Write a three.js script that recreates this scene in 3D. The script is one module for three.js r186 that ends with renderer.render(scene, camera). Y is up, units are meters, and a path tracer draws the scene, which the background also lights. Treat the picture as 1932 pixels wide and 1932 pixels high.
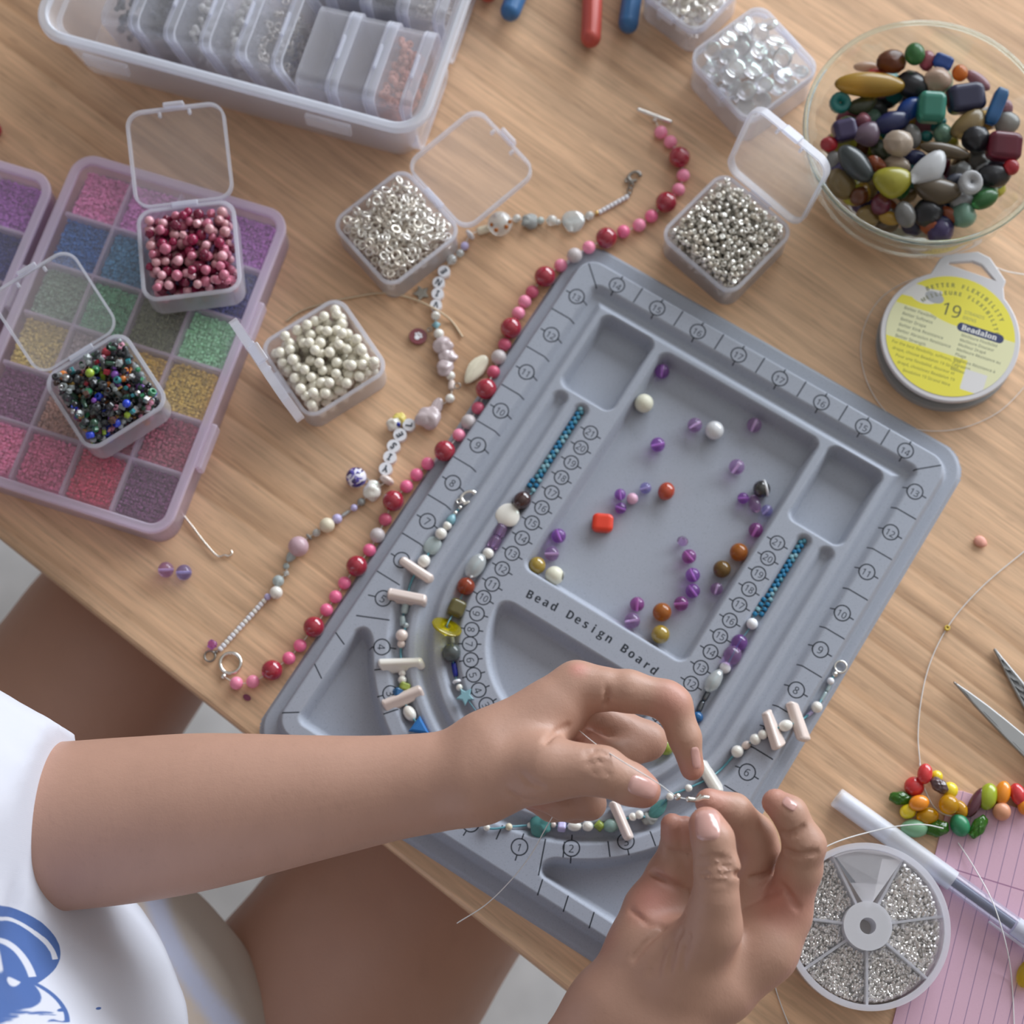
import * as THREE from 'three';
import { mergeGeometries, mergeVertices } from 'three/addons/utils/BufferGeometryUtils.js';
import { RoundedBoxGeometry } from 'three/addons/geometries/RoundedBoxGeometry.js';
import { TextGeometry } from 'three/addons/geometries/TextGeometry.js';
import { FontLoader } from 'three/addons/loaders/FontLoader.js';
import { RectAreaLightUniformsLib } from 'three/addons/lights/RectAreaLightUniformsLib.js';

// ---------- camera, light, exposure ----------
// y up, metres. The table top is y = 0; x and z follow the bead board's edges, its centre near the origin.
const scene = new THREE.Scene();
const renderer = new THREE.WebGLRenderer({ antialias: true });
renderer.toneMapping = THREE.LinearToneMapping;
renderer.toneMappingExposure = 0.70;
renderer.shadowMap.enabled = true;
RectAreaLightUniformsLib.init();

const FPX = 3600;                                    // focal length in pixels of the 1932 frame
const V3 = (x, y, z) => new THREE.Vector3(x, y, z);
const RIGHT = V3(0.845569, -0.019832, -0.533498), DOWN = V3(0.509038, -0.271257, 0.816884), FWD = V3(-0.160916, -0.962303, -0.219271), EYE = V3(0.091798, 0.973949, 0.228564);
const camera = new THREE.PerspectiveCamera(2 * Math.atan(966 / FPX) * 180 / Math.PI, 1, 0.05, 30);
camera.position.copy(EYE);
camera.up.copy(DOWN).negate();
camera.lookAt(EYE.clone().add(FWD));
camera.focus = 0.90;
camera.userData.fStop = 7;
scene.background = new THREE.Color(0.75, 0.85, 1.0);

const FLOOR_Y = -0.74;
function windowLight(x, y, z, w, h, intensity, color, look) {
  const l = new THREE.RectAreaLight(color, intensity, w, h);
  l.name = 'window_daylight';
  l.position.set(x, y, z); l.lookAt(look); l.castShadow = true; scene.add(l);
}
windowLight(0.40, 0.80, -2.12, 2.6, 1.2, 14.0, new THREE.Color(0.88, 0.94, 1.0), V3(0.40, 0.80, 5));

// ---------- pixels, noise, names ----------
// W: the point at height h (metres above the table) that pixel (u, v) of the photograph looks at
function W(u, v, h = 0) {
  const d = RIGHT.clone().multiplyScalar((u - 966) / FPX).addScaledVector(DOWN, (v - 966) / FPX).add(FWD);
  return EYE.clone().addScaledVector(d, (h - EYE.y) / d.y);
}
const mpp = (p) => p.clone().sub(EYE).dot(FWD) / FPX;              // metres per pixel at a point
const mp = (u, v, h = 0) => mpp(W(u, v, h));
let seed = 7;
function rnd() { seed |= 0; seed = seed + 0x6D2B79F5 | 0; let t = Math.imul(seed ^ seed >>> 15, 1 | seed); t = t + Math.imul(t ^ t >>> 7, 61 | t) ^ t; return ((t ^ t >>> 14) >>> 0) / 4294967296; }
const rr = (a, b) => a + (b - a) * rnd();
const pick = (a) => a[Math.floor(rnd() * a.length)];
const clamp = (x, a, b) => Math.min(b, Math.max(a, x));
const sstep = (a, b, x) => { const t = clamp((x - a) / (b - a), 0, 1); return t * t * (3 - 2 * t); };
const mix = (a, b, t) => a + (b - a) * t;
function hash2(i, j) { let h = Math.imul(i, 374761393) + Math.imul(j, 668265263) | 0; h = Math.imul(h ^ h >>> 13, 1274126177); return ((h ^ h >>> 16) >>> 0) / 4294967296; }
function vnoise(x, y) { const i = Math.floor(x), j = Math.floor(y), a = x - i, b = y - j, u = a * a * (3 - 2 * a), v = b * b * (3 - 2 * b); return mix(mix(hash2(i, j), hash2(i + 1, j), u), mix(hash2(i, j + 1), hash2(i + 1, j + 1), u), v); }
const fbm = (x, y, o = 4) => { let s = 0, a = 0.5, n = 0; for (let k = 0; k < o; k++) { s += a * vnoise(x, y); n += a; x = x * 2.03 + 17.1; y = y * 2.03 + 5.3; a *= 0.5; } return s / n; };
const taken = {};
function numbered(n) { const k = taken[n] = (taken[n] ?? -1) + 1; return k ? n + '_' + String(k).padStart(3, '0') : n; }
function shade(o) { o.castShadow = true; o.receiveShadow = true; return o; }
function tag(o, label, category, group) { o.userData.label = label; o.userData.category = category; if (group) o.userData.group = group; return o; }
function thing(name, label, category, pos = V3(0, 0, 0), group) { const o = new THREE.Group(); o.name = numbered(name); o.position.copy(pos); tag(o, label, category, group); scene.add(o); return o; }
function mesh(name, geo, mat, parent, pos, label) { const m = shade(new THREE.Mesh(geo, mat)); m.name = name; if (pos) m.position.copy(pos); if (label) m.userData.label = label; parent.add(m); return m; }
function solo(name, geo, mat, label, category, group, pos) { const m = mesh(numbered(name), geo, mat, scene, pos); return tag(m, label, category, group); }
function structure(name, geo, mat, pos, parent = scene) { const m = mesh(name, geo, mat, parent, pos); if (parent === scene) m.userData.kind = 'structure'; return m; }

// ---------- materials ----------
const lin = (r, g, b) => new THREE.Color().setRGB(r, g, b);
const col = (c) => c instanceof THREE.Color ? c : Array.isArray(c) ? lin(...c) : new THREE.Color(c);
const std = (c, roughness = 0.5, o = {}) => new THREE.MeshStandardMaterial({ color: col(c), roughness, ...o });
const phy = (c, roughness = 0.5, o = {}) => new THREE.MeshPhysicalMaterial({ color: col(c), roughness, ...o });
const metal = (c, roughness = 0.25) => std(c, roughness, { metalness: 1 });
const clearPlastic = (c, rough = 0.4, tr = 0.85) => phy(c, rough, { transmission: tr, thickness: 0, ior: 1.45, side: THREE.DoubleSide });
const gem = (c, rough = 0.08, tr = 0.9, o = {}) => phy(c, rough, { transmission: tr, thickness: 0.01, ior: 1.5, ...o });
function dataTex(w, h, fn, srgb = true, repeat = true) {
  const d = new Uint8Array(w * h * 4);
  for (let j = 0; j < h; j++) for (let i = 0; i < w; i++) { const c = fn(i / w, j / h), k = 4 * (j * w + i); d[k] = clamp(c[0], 0, 255); d[k + 1] = clamp(c[1], 0, 255); d[k + 2] = clamp(c[2], 0, 255); d[k + 3] = 255; }
  const t = new THREE.DataTexture(d, w, h); t.magFilter = THREE.LinearFilter; t.minFilter = THREE.LinearFilter;
  if (repeat) t.wrapS = t.wrapT = THREE.RepeatWrapping;
  if (srgb) t.colorSpace = THREE.SRGBColorSpace;
  t.needsUpdate = true; return t;
}
function canvasTex(w, h, draw) {
  const c = document.createElement('canvas'); c.width = w; c.height = h; draw(c.getContext('2d'), w, h);
  const t = new THREE.CanvasTexture(c); t.colorSpace = THREE.SRGBColorSpace; return t;
}
// ---------- shapes ----------
function rrShape(w, d, r, holeInset = 0) {           // rounded rectangle about the origin
  const path = (p, w, d, r) => { const x = w / 2, y = d / 2; p.moveTo(-x + r, -y); p.lineTo(x - r, -y); p.absarc(x - r, -y + r, r, -Math.PI / 2, 0); p.lineTo(x, y - r); p.absarc(x - r, y - r, r, 0, Math.PI / 2); p.lineTo(-x + r, y); p.absarc(-x + r, y - r, r, Math.PI / 2, Math.PI); p.lineTo(-x, -y + r); p.absarc(-x + r, -y + r, r, Math.PI, 1.5 * Math.PI); return p; };
  const s = path(new THREE.Shape(), w, d, r);
  if (holeInset) s.holes.push(path(new THREE.Path(), w - 2 * holeInset, d - 2 * holeInset, Math.max(r - holeInset, 0.0005)));
  return s;
}
// extruded upwards from y0 by h
function up(shape, y0, h, bevel = 0, seg = 5) {
  const g = new THREE.ExtrudeGeometry(shape, { depth: h - 2 * bevel, bevelEnabled: bevel > 0, bevelThickness: bevel, bevelSize: bevel, bevelOffset: -bevel, bevelSegments: 2, curveSegments: seg });
  g.rotateX(-Math.PI / 2); g.translate(0, y0 + bevel, 0); return g;
}
const strip = (g) => { const o = g.index ? g.toNonIndexed() : g; for (const k of Object.keys(o.attributes)) if (!['position', 'normal', 'uv'].includes(k)) o.deleteAttribute(k); return o; };
const merged = (list) => mergeGeometries(list.map(strip));
function tubeThrough(pts, r, segs, radial = 6, closed = false) { return new THREE.TubeGeometry(new THREE.CatmullRomCurve3(pts, closed, 'centripetal'), segs || pts.length * 6, r, radial, closed); }
function displaced(g, fn) { const p = g.attributes.position, v = V3(0, 0, 0); for (let i = 0; i < p.count; i++) { v.fromBufferAttribute(p, i); fn(v); p.setXYZ(i, v.x, v.y, v.z); } g.computeVertexNormals(); return g; }
// ---------- the room ----------
const wallMat = std([0.47, 0.43, 0.39], 0.9);
const ROOM = { x0: -2.3, x1: 2.5, z0: -2.2, z1: 2.4, h: 2.7 };
{
  const concrete = std('#ffffff', 0.75, { map: dataTex(512, 512, (u, v) => { const n = fbm(u * 16, v * 16, 4), s = fbm(u * 60 + 9, v * 60, 2), g = 205 + 30 * (n - 0.5) + 16 * (s - 0.5); return [g, g + 1, g + 3]; }) });
  concrete.map.repeat.set(1, 1);
  const { x0, x1, z0, z1, h } = ROOM, w = x1 - x0, d = z1 - z0, cx = (x0 + x1) / 2, cz = (z0 + z1) / 2;
  const fl = structure('floor', new THREE.BoxGeometry(w + 0.4, 0.15, d + 0.4), concrete, V3(cx, FLOOR_Y - 0.075, cz));
  const uv = fl.geometry.attributes.uv; for (let i = 0; i < uv.count; i++) uv.setXY(i, uv.getX(i) * 4, uv.getY(i) * 4);
  structure('ceiling', new THREE.BoxGeometry(w + 0.4, 0.15, d + 0.4), std([0.58, 0.555, 0.52], 0.9), V3(cx, FLOOR_Y + h + 0.075, cz));
  structure('wall_left', new THREE.BoxGeometry(0.15, h, d), wallMat, V3(x0 - 0.075, FLOOR_Y + h / 2, cz));
  structure('wall_front', new THREE.BoxGeometry(w + 0.3, h, 0.15), wallMat, V3(cx, FLOOR_Y + h / 2, z1 + 0.075));
  // walls with a window opening: centre (a, b) and size (ww, wh) in the wall's own plane
  const holed = (len, a, b, ww, wh) => { const s = new THREE.Shape([[-len / 2, 0], [len / 2, 0], [len / 2, h], [-len / 2, h]].map(([x, y]) => new THREE.Vector2(x, y))); s.holes.push(new THREE.Path([[a - ww / 2, b - wh / 2], [a - ww / 2, b + wh / 2], [a + ww / 2, b + wh / 2], [a + ww / 2, b - wh / 2]].map(([x, y]) => new THREE.Vector2(x, y)))); return new THREE.ExtrudeGeometry(s, { depth: 0.15, bevelEnabled: false }); };
  const wb = structure('wall_back', holed(w + 0.3, 0.40 - cx, 0.80 - FLOOR_Y, 2.6, 1.2), wallMat, V3(cx, FLOOR_Y, z0 - 0.15));
  structure('wall_right', new THREE.BoxGeometry(0.15, h, d), wallMat, V3(x1 + 0.075, FLOOR_Y + h / 2, cz));
  const white = std([0.8, 0.8, 0.78], 0.5), pane = phy([1, 1, 1], 0.0, { transmission: 1, thickness: 0, ior: 1.5 });
  const win = (n, ww, wh, pos, turn) => {
    const g = new THREE.Group(); g.name = n; g.userData.kind = 'structure'; g.position.copy(pos); g.rotation.y = turn; scene.add(g);
    mesh('window_frame', up(rrShape(ww, wh, 0.002, 0.05), 0, 0.05).rotateX(Math.PI / 2), white, g);
    mesh('mullion', new THREE.BoxGeometry(0.05, wh - 0.1, 0.045), white, g, V3(0, 0, -0.025));
    for (const s of [-1, 1]) mesh('pane', new THREE.BoxGeometry((ww - 0.15) / 2, wh - 0.1, 0.004), pane, g, V3(s * (ww + 0.05 - 0.1) / 4, 0, -0.025));
  };
  win('window_1', 2.6, 1.2, V3(0.40, 0.80, z0 - 0.05), 0);
}

// ---------- table ----------
const TURN = Math.atan(0.0996);                         // the table's front edge against the board's
const tableToWorld = (s, t) => V3(-0.1031 + s * Math.cos(TURN) - t * -Math.sin(TURN) * -1, 0, 0.1817 + s * Math.sin(TURN) - t * Math.cos(TURN));
{
  const L = 1.7, D = 0.85, T = 0.026, S = 0.85;
  // long-grained softwood plywood: wandering growth rings cut at a slant, fine pores, a few stains
  const wood = dataTex(2048, 2048, (u, v) => {
    const x = u * S, z = v * S;
    const wob = 0.075 * (fbm(x * 1.6 + 3, z * 4.0, 2) - 0.5) + 0.006 * (fbm(x * 8, z * 22 + 4, 2) - 0.5);
    const q = (z + wob) * 55 + 2.2 * fbm(x * 1.1 + 30, z * 9, 2), f = q - Math.floor(q);
    const ring = (0.35 * f + 0.65 * Math.pow(f, 3)) * (1 - sstep(0.90, 1.0, f)), amount = sstep(0.25, 0.75, fbm(x * 3.5 + 60, z * 10, 3));
    const pore = fbm(x * 36, z * 800, 2), streak = fbm(x * 7 + 5, z * 170, 2), fleck = fbm(x * 110, z * 1300 + 40, 1);
    const tone = fbm(x * 3 + 11, z * 7 + 2, 3);
    const k = 1 + 0.16 * (tone - 0.5) - 0.21 * ring * amount + 0.16 * (pore - 0.5) + 0.20 * (streak - 0.5) - 0.05 * sstep(0.70, 0.9, fleck);
    const warm = ring * amount * 0.8 + (0.5 - tone) * 0.7;
    return [212 * k + 3 * warm, 173 * k - 9 * warm, 138 * k - 16 * warm];
  });
  const bump = dataTex(512, 512, (u, v) => { const g = 128 + 90 * (fbm(u * 20, v * 380, 2) - 0.5); return [g, g, g]; }, false);
  bump.repeat.set(4, 4);
  const woodMat = std('#ffffff', 0.42, { map: wood, bumpMap: bump, bumpScale: 0.00012 });
  const g = thing('work_table', 'wide pale wooden work table with plain straight edge', 'table', V3(0, 0, 0));
  g.position.copy(V3(-0.1031, FLOOR_Y, 0.1817)); g.rotation.y = -TURN;
  const top = up(rrShape(L, D, 0.012), -FLOOR_Y - T, T, 0.002, 6); top.translate(0, 0, -D / 2);
  const p = top.attributes.position, uv = top.attributes.uv; for (let i = 0; i < p.count; i++) uv.setXY(i, (p.getX(i) + 0.43) / S, (p.getZ(i) + (p.getY(i) + FLOOR_Y) * 0.9) / S);
  mesh('tabletop', top, woodMat, g);
  for (const [x, z] of [[-0.78, -0.07], [0.78, -0.07], [-0.78, -D + 0.07], [0.78, -D + 0.07]]) mesh('leg', new RoundedBoxGeometry(0.06, -FLOOR_Y - T, 0.06, 2, 0.004), woodMat, g, V3(x, (-FLOOR_Y - T) / 2, z));
  mesh('apron', new THREE.BoxGeometry(1.5, 0.07, 0.02), woodMat, g, V3(0, -FLOOR_Y - T - 0.035, -D + 0.08));
}
// ---------- bead board: a flocked tray with pits, three U-shaped channels and printed rules (millimetres here) ----------
const sdRR = (x, y, x0, x1, y0, y1, r) => { const qx = Math.abs(x - (x0 + x1) / 2) - (x1 - x0) / 2 + r, qy = Math.abs(y - (y0 + y1) / 2) - (y1 - y0) / 2 + r; return Math.hypot(Math.max(qx, 0), Math.max(qy, 0)) + Math.min(Math.max(qx, qy), 0) - r; };
const CY = -51;                                         // centre of the round end
function chanDist(x, y, R, yEnd, top) {
  const ax = Math.abs(x);
  if (y < CY) return Math.abs(Math.hypot(x, y - CY) - R);
  let d = Math.hypot(ax - R, Math.max(0, y - yEnd));
  if (top) d = Math.min(Math.hypot(ax - R, Math.max(0, y - yEnd)), Math.hypot(Math.max(0, ax - R), y - yEnd));
  return d;
}
const smaxf = (a, b, k) => { const h = Math.max(k - Math.abs(a - b), 0) / k; return Math.max(a, b) + h * h * k / 4; };
function boardMM(x, y) {
  const flange = sdRR(x, y, -121, 121, -181.5, 146.5, 17);
  if (flange > 0.3) return 0;
  let h = 3.6 * sstep(0.2, -1.6, flange);
  const plat = sdRR(x, y, -113, 113, -170.5, 136, 11);
  h = mix(h, 12, sstep(1.6, -1.4, plat));
  if (plat > 0) return h;
  const pit = (s) => { h = Math.min(h, mix(12, 0.8, sstep(0.9, -3.2, s))); };
  pit(sdRR(Math.abs(x), y, 54, 86, 64.5, 111.5, 5));
  pit(sdRR(x, y, -48.5, 48.5, -31, 109.5, 5));
  pit(smaxf(Math.hypot(x, y - CY) - 48.8, y - CY, 8));
  pit(smaxf(smaxf(sdRR(Math.abs(x), y, 41, 103.5, -160.5, -102, 5), 108.5 - Math.hypot(x, y - CY), 6), -1e3, 1));
  const chan = (d, hw, dep) => { h = Math.min(h, 12 - dep * sstep(hw, hw * 0.2, d)); };
  chan(chanDist(x, y, 68, 57, false), 4.9, 4.2);
  chan(chanDist(x, y, 81.2, 57, false), 5.2, 4.4);
  chan(chanDist(x, y, 95, 118.5, true), 6.0, 4.6);
  return h;
}
const boardH = (p) => boardMM(p.x * 1000, -p.z * 1000) / 1000;
{
  const PX = 6, CW = 243 * PX, CH = 329 * PX;
  const ink = '#23272e';
  const print = canvasTex(CW, CH, (g) => {
    g.fillStyle = '#a2a7b3'; g.fillRect(0, 0, CW, CH);
    // fine flock, a little uneven
    for (let k = 0; k < 60000; k++) { const s = rnd(); g.fillStyle = s > 0.5 ? 'rgba(190,196,208,0.16)' : 'rgba(80,84,96,0.14)'; g.fillRect(rnd() * CW, rnd() * CH, 1 + rnd() * 2.4, 1 + rnd() * 2.4); }
    g.setTransform(PX, 0, 0, PX, 121.5 * PX, 147 * PX);      // mm, y downwards
    g.strokeStyle = ink; g.fillStyle = ink; g.textAlign = 'center'; g.textBaseline = 'middle'; g.lineWidth = 0.62;
    const line = (x0, y0, x1, y1) => { g.beginPath(); g.moveTo(x0, -y0); g.lineTo(x1, -y1); g.stroke(); };
    const num = (n, x, y, a = 0, r = 4.1, stub = 2.6, axis = 0, size = 5.0) => {
      g.beginPath(); g.arc(x, -y, r, 0, 7); g.stroke();
      const c = Math.cos(axis), s = Math.sin(axis);
      line(x + c * r, y + s * r, x + c * (r + stub), y + s * (r + stub)); line(x - c * r, y - s * r, x - c * (r + stub), y - s * (r + stub));
      g.save(); g.translate(x, -y); g.rotate(-a); g.font = (String(n).length > 1 ? size * 0.98 : size * 1.08) + 'px sans-serif'; g.fillText(String(n), 0, 0.25); g.restore();
    };
    const Y = { 13: 111.5, 12: 85.6, 11: 60.5, 10: 34.8, 9: 12.2, 8: -12.4, 7: -37.0, 6: -61.8 };
    for (const s of [-1, 1]) {
      for (const n in Y) num(n, s * 104, Y[n]);
      for (const y of [98.6, 73, 47.6, 23.5, 0, -24.7, -49.4, -73.5]) line(s * 97.5, y, s * 111.8, y);
      for (let k = 0; k < 4; k++) num(14 + k, s * (88.9 - 25.4 * k), 128.6, 0, 4.1, 2.2, Math.PI / 2);
      for (let k = 0; k < 4; k++) { const x = s * (76.2 - 25.4 * k); if (k < 3 || s < 0) line(x, 124.6, x, 134.6); }
      line(s * 97.6, 121.6, s * 108.6, 131.4);
      const radial = (n, x, y) => { const a = Math.atan2(CY - y, -x); num(n, x, y, a - Math.PI / 2, 4.1, 3, a); };
      num(5, s * 100.9, -84, 0, 4.1, 4, s > 0 ? -0.33 : Math.PI + 0.33);
      radial(4, s * 87.4, -105.8); radial(3, s * 70.2, -123.6); radial(2, s * 49, -141); radial(1, s * 26.8, -154.3); if (s > 0) radial(0, 0.01, -157.5);
      const ray = (deg, r0, r1) => { const a = deg * Math.PI / 180; line(s * Math.cos(a) * r0, CY + Math.sin(a) * r0, s * Math.cos(a) * r1, CY + Math.sin(a) * r1); };
      ray(-24, 100.5, 118); for (const d of [-38.5, -51, -63.5, -82]) ray(d, 99.5, 107.4); ray(-69, 99.5, 118);
      line(s * 104.5, -115, s * 112, -112); line(s * 104.5, -136, s * 112, -131.5); line(s * 104.5, -156.5, s * 112, -161.5);
      for (const x of [45, 60, 75]) line(s * x, -161.6, s * (x + 2), -169.6);
      for (let n = 21, k = 0; n >= 10; n--, k++) num(n, s * 57, n > 10 ? 49.5 - 9.72 * k : -56.1, 0, 3.75, 2.5, 0, 4.8);
      const arc = [[9, 55.3, -65.1], [8, 53.1, -73.6], [7, 49.9, -80.5], [6, 44.9, -87.2], [5, 39.5, -93], [4, 33.1, -98.3], [3, 25.6, -102.6], [2, 17.2, -106], [1, 8.6, -108]];
      for (const [n, x, y] of arc) { const a = Math.atan2(CY - y, -s * x); num(n, s * x, y, a - Math.PI / 2, 3.75, 2.3, a, 4.8); }
    }
    const text = 'Bead Design Board', R = 330; g.font = '5.6px sans-serif';
    for (let k = 0; k < text.length; k++) { const a = (k - (text.length - 1) / 2) * 4.7 / R; g.save(); g.translate(R * Math.sin(a), 39.6 + R * (1 - Math.cos(a))); g.rotate(a); g.font = 'bold 6.3px sans-serif'; g.fillText(text[k], 0, 0); g.restore(); }
  });
  const NX = 330, NY = 446, pos = [], uv = [], idx = [];
  for (let j = 0; j <= NY; j++) for (let i = 0; i <= NX; i++) {
    const x = -121.5 + 243 * i / NX, y = -182 + 329 * j / NY;
    pos.push(x / 1000, Math.max(boardMM(x, y), 0.05) / 1000, -y / 1000); uv.push((x + 121.5) / 243, (y + 182) / 329);
  }
  for (let j = 0; j < NY; j++) for (let i = 0; i < NX; i++) { const a = j * (NX + 1) + i, b = a + 1, c = a + NX + 1, d = c + 1; const x = -121.5 + 243 * (i + 0.5) / NX, y = -182 + 329 * (j + 0.5) / NY; if (sdRR(x, y, -121, 121, -181.5, 146.5, 17) < 0.9) idx.push(a, b, d, a, d, c); }
  const g = new THREE.BufferGeometry();
  g.setAttribute('position', new THREE.Float32BufferAttribute(pos, 3)); g.setAttribute('uv', new THREE.Float32BufferAttribute(uv, 2)); g.setIndex(idx); g.computeVertexNormals();
  solo('bead_design_board', g, std('#ffffff', 0.92, { map: print }), 'grey flocked bead design board with printed rules and recessed trays', 'bead board');
}
const surf = (p) => Math.max(0, boardH(p));
// the point where something of half-height r rests, seen at pixel (u, v)
function rest(u, v, r) { let p = W(u, v, 0.005 + r); for (let k = 0; k < 4; k++) p = W(u, v, surf(p) + r); return p; }
// ---------- clear plastic boxes ----------
const PP = clearPlastic([0.97, 0.97, 0.99], 0.30, 0.90);            // milky polypropylene
const PPrim = clearPlastic([0.93, 0.94, 0.99], 0.42, 0.76);
const PPlid = clearPlastic([0.985, 0.985, 0.99], 0.22, 0.965);
// a square box with a hinged lid; origin at the middle of its base, the hinge on -z; open: angle of the lid in degrees (0 shut)
function boxParts(g, s, h, open, r = 0.008) {
  const t = 0.0013;
  mesh('body', merged([up(rrShape(s, s, r, t), 0.0004, h - 0.0004), up(rrShape(s - 0.0004, s - 0.0004, r), 0, 0.0012)]), PP, g);
  mesh('rim', up(rrShape(s + 0.0016, s + 0.0016, r + 0.0008, 0.0022), h - 0.0016, 0.0018, 0.0004), PPrim, g);
  const lid = new THREE.Group(); lid.name = 'lid'; lid.position.set(0, h + 0.0006, -s / 2 - 0.001); lid.rotation.x = -open * Math.PI / 180; g.add(lid);
  const sh = 0.0045;
  const plate = up(rrShape(s + 0.001, s + 0.001, r), sh - 0.0011, 0.0011, 0.0003), skirt = up(rrShape(s + 0.0016, s + 0.0016, r + 0.0008, 0.0014), 0.0002, sh);
  for (const q of [plate, skirt]) q.translate(0, 0, s / 2 + 0.001);
  mesh('lid_plate', plate, PPlid, lid); mesh('lid_rim', skirt, PPrim, lid);
  const tab = new RoundedBoxGeometry(0.011, 0.006, 0.0022, 2, 0.0007);
  mesh('catch', tab, PPrim, lid, V3(0, 0.001, s + 0.0028));
  for (const k of [-1, 1]) mesh('hinge_lug', new RoundedBoxGeometry(0.0016, 0.0035, 0.0028, 1, 0.0005), PPrim, lid, V3(k * 0.008, 0.0012, s - 0.002));
  mesh('hinge', new RoundedBoxGeometry(0.014, 0.0016, 0.003, 2, 0.0006), PPrim, g, V3(0, h + 0.0004, -s / 2 - 0.0012));
}
// fits the box to its rim as seen: pixels of the two hinge corners, then the two others, going round
function fitBox(name, label, px, y, h, open) {
  const c = px.map(([u, v]) => W(u, v, y + h)), mid = c.reduce((a, p) => a.add(p), V3(0, 0, 0)).multiplyScalar(0.25);
  const side = c.map((p, i) => p.distanceTo(c[(i + 1) % 4])).reduce((a, b) => a + b) / 4;
  const out = c[0].clone().add(c[1]).multiplyScalar(0.5).sub(mid);          // towards the hinge: local -z
  const g = thing(name, label, 'bead box', V3(mid.x, y, mid.z));
  g.rotation.y = Math.atan2(-out.x, -out.z);
  boxParts(g, side, h, open);
  return { g, s: side, h, y };
}
// ---------- heaps: spheres dropped to where they rest ----------
function heap(half, floorY, radius, n, tries = 10, inside = null) {
  const out = [], cells = new Map(), C = 0.006, key = (i, j) => i * 4096 + j;
  for (let k = 0; k < n; k++) {
    const r = radius(k); let best = null;
    for (let t = 0; t < tries; t++) {
      const x = rr(-half + r, half - r), z = rr(-half + r, half - r);
      if (inside && !inside(x, z, r)) continue;
      let y = floorY + r; const ci = Math.floor(x / C) + 1000, cj = Math.floor(z / C) + 1000;
      for (let a = -2; a <= 2; a++) for (let b = -2; b <= 2; b++) for (const q of cells.get(key(ci + a, cj + b)) || []) { const d2 = (q.x - x) ** 2 + (q.z - z) ** 2, s = (q.r + r) * 0.96; if (d2 < s * s) y = Math.max(y, q.y + Math.sqrt(s * s - d2)); }
      if (!best || y < best.y) best = { x, y, z, r, k };
    }
    if (!best) continue;
    const kk = key(Math.floor(best.x / C) + 1000, Math.floor(best.z / C) + 1000); if (!cells.has(kk)) cells.set(kk, []); cells.get(kk).push(best); out.push(best);
  }
  // which of them can be seen from above
  const R = 0.0004, top = new Map();
  for (const q of out) { q.seen = 0; for (let x = q.x - q.r; x <= q.x + q.r; x += R) for (let z = q.z - q.r; z <= q.z + q.r; z += R) { const d = q.r * q.r - (x - q.x) ** 2 - (z - q.z) ** 2; if (d <= 0) continue; const y = q.y + Math.sqrt(d), kk = Math.round(x / R) * 8192 + Math.round(z / R), o = top.get(kk); if (!o || y > o.y) top.set(kk, { y, q }); } }
  for (const { q } of top.values()) q.seen++;
  return out;
}
function instanced(name, geo, mat, list, place, colour) {
  const m = new THREE.InstancedMesh(geo, mat, list.length), o = new THREE.Object3D();
  list.forEach((q, i) => { place(o, q); o.updateMatrix(); m.setMatrixAt(i, o.matrix); if (colour) m.setColorAt(i, colour(q)); });
  m.name = name; m.userData.kind = 'stuff'; shade(m); return m;
}
// fills a box: the beads that show are things of their own (300 at most), the ones below them one mass
function fill(box, o) {
  const { g, s, h, y } = box, half = s / 2 - 0.0022, rc = 0.006;
  const list = heap(half, 0.0016, o.radius, o.n, o.tries || 8, (x, z, r) => { const qx = Math.abs(x) - (half - rc), qz = Math.abs(z) - (half - rc); return !(qx > 0 && qz > 0 && Math.hypot(qx, qz) > rc - r * 0.6); });
  list.sort((a, b) => b.seen - a.seen);
  const minSeen = o.minSeen ?? 6, shown = list.filter((q) => q.seen >= minSeen).slice(0, 300), rest_ = list.filter((q) => !shown.includes(q));
  const e = new THREE.Euler(), quat = new THREE.Quaternion(), gq = new THREE.Quaternion().setFromEuler(g.rotation);
  const turn = (q) => { if (o.flat) e.set(rr(-o.flat, o.flat), rr(0, 6.28), rr(-o.flat, o.flat)); else e.set(rr(0, 6.28), rr(0, 6.28), rr(0, 6.28)); return quat.setFromEuler(e); };
  for (const q of shown) {
    const k = o.kind(q), m = shade(new THREE.Mesh(k.geo, k.mat));
    m.name = numbered(k.name); tag(m, k.label, 'bead', k.group);
    m.position.set(q.x, q.y, q.z).applyQuaternion(gq).add(g.position); m.quaternion.copy(gq).multiply(turn(q)); m.scale.setScalar(q.r); if (k.stretch) m.scale.multiply(k.stretch);
    scene.add(m);
  }
  if (rest_.length) {
    const m = instanced(numbered(o.massName), o.massGeo, o.massMat, rest_, (ob, q) => { ob.position.set(q.x, q.y, q.z); ob.quaternion.copy(turn(q)); ob.scale.setScalar(q.r); }, o.massColor);
    m.position.copy(g.position); m.rotation.copy(g.rotation); tag(m, o.massLabel, 'beads'); scene.add(m);
  }
}
const BALL = new THREE.SphereGeometry(1, 20, 14), BALL_LOW = new THREE.SphereGeometry(1, 10, 7);
const nugget = (k) => displaced(new THREE.SphereGeometry(1, 14, 10), (v) => { const n = 0.86 + 0.26 * vnoise(v.x * 1.7 + k * 7, v.y * 1.7 + v.z * 1.3 + k * 3); v.multiplyScalar(n); });
const NUGGETS = [0, 1, 2, 3].map(nugget);
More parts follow.
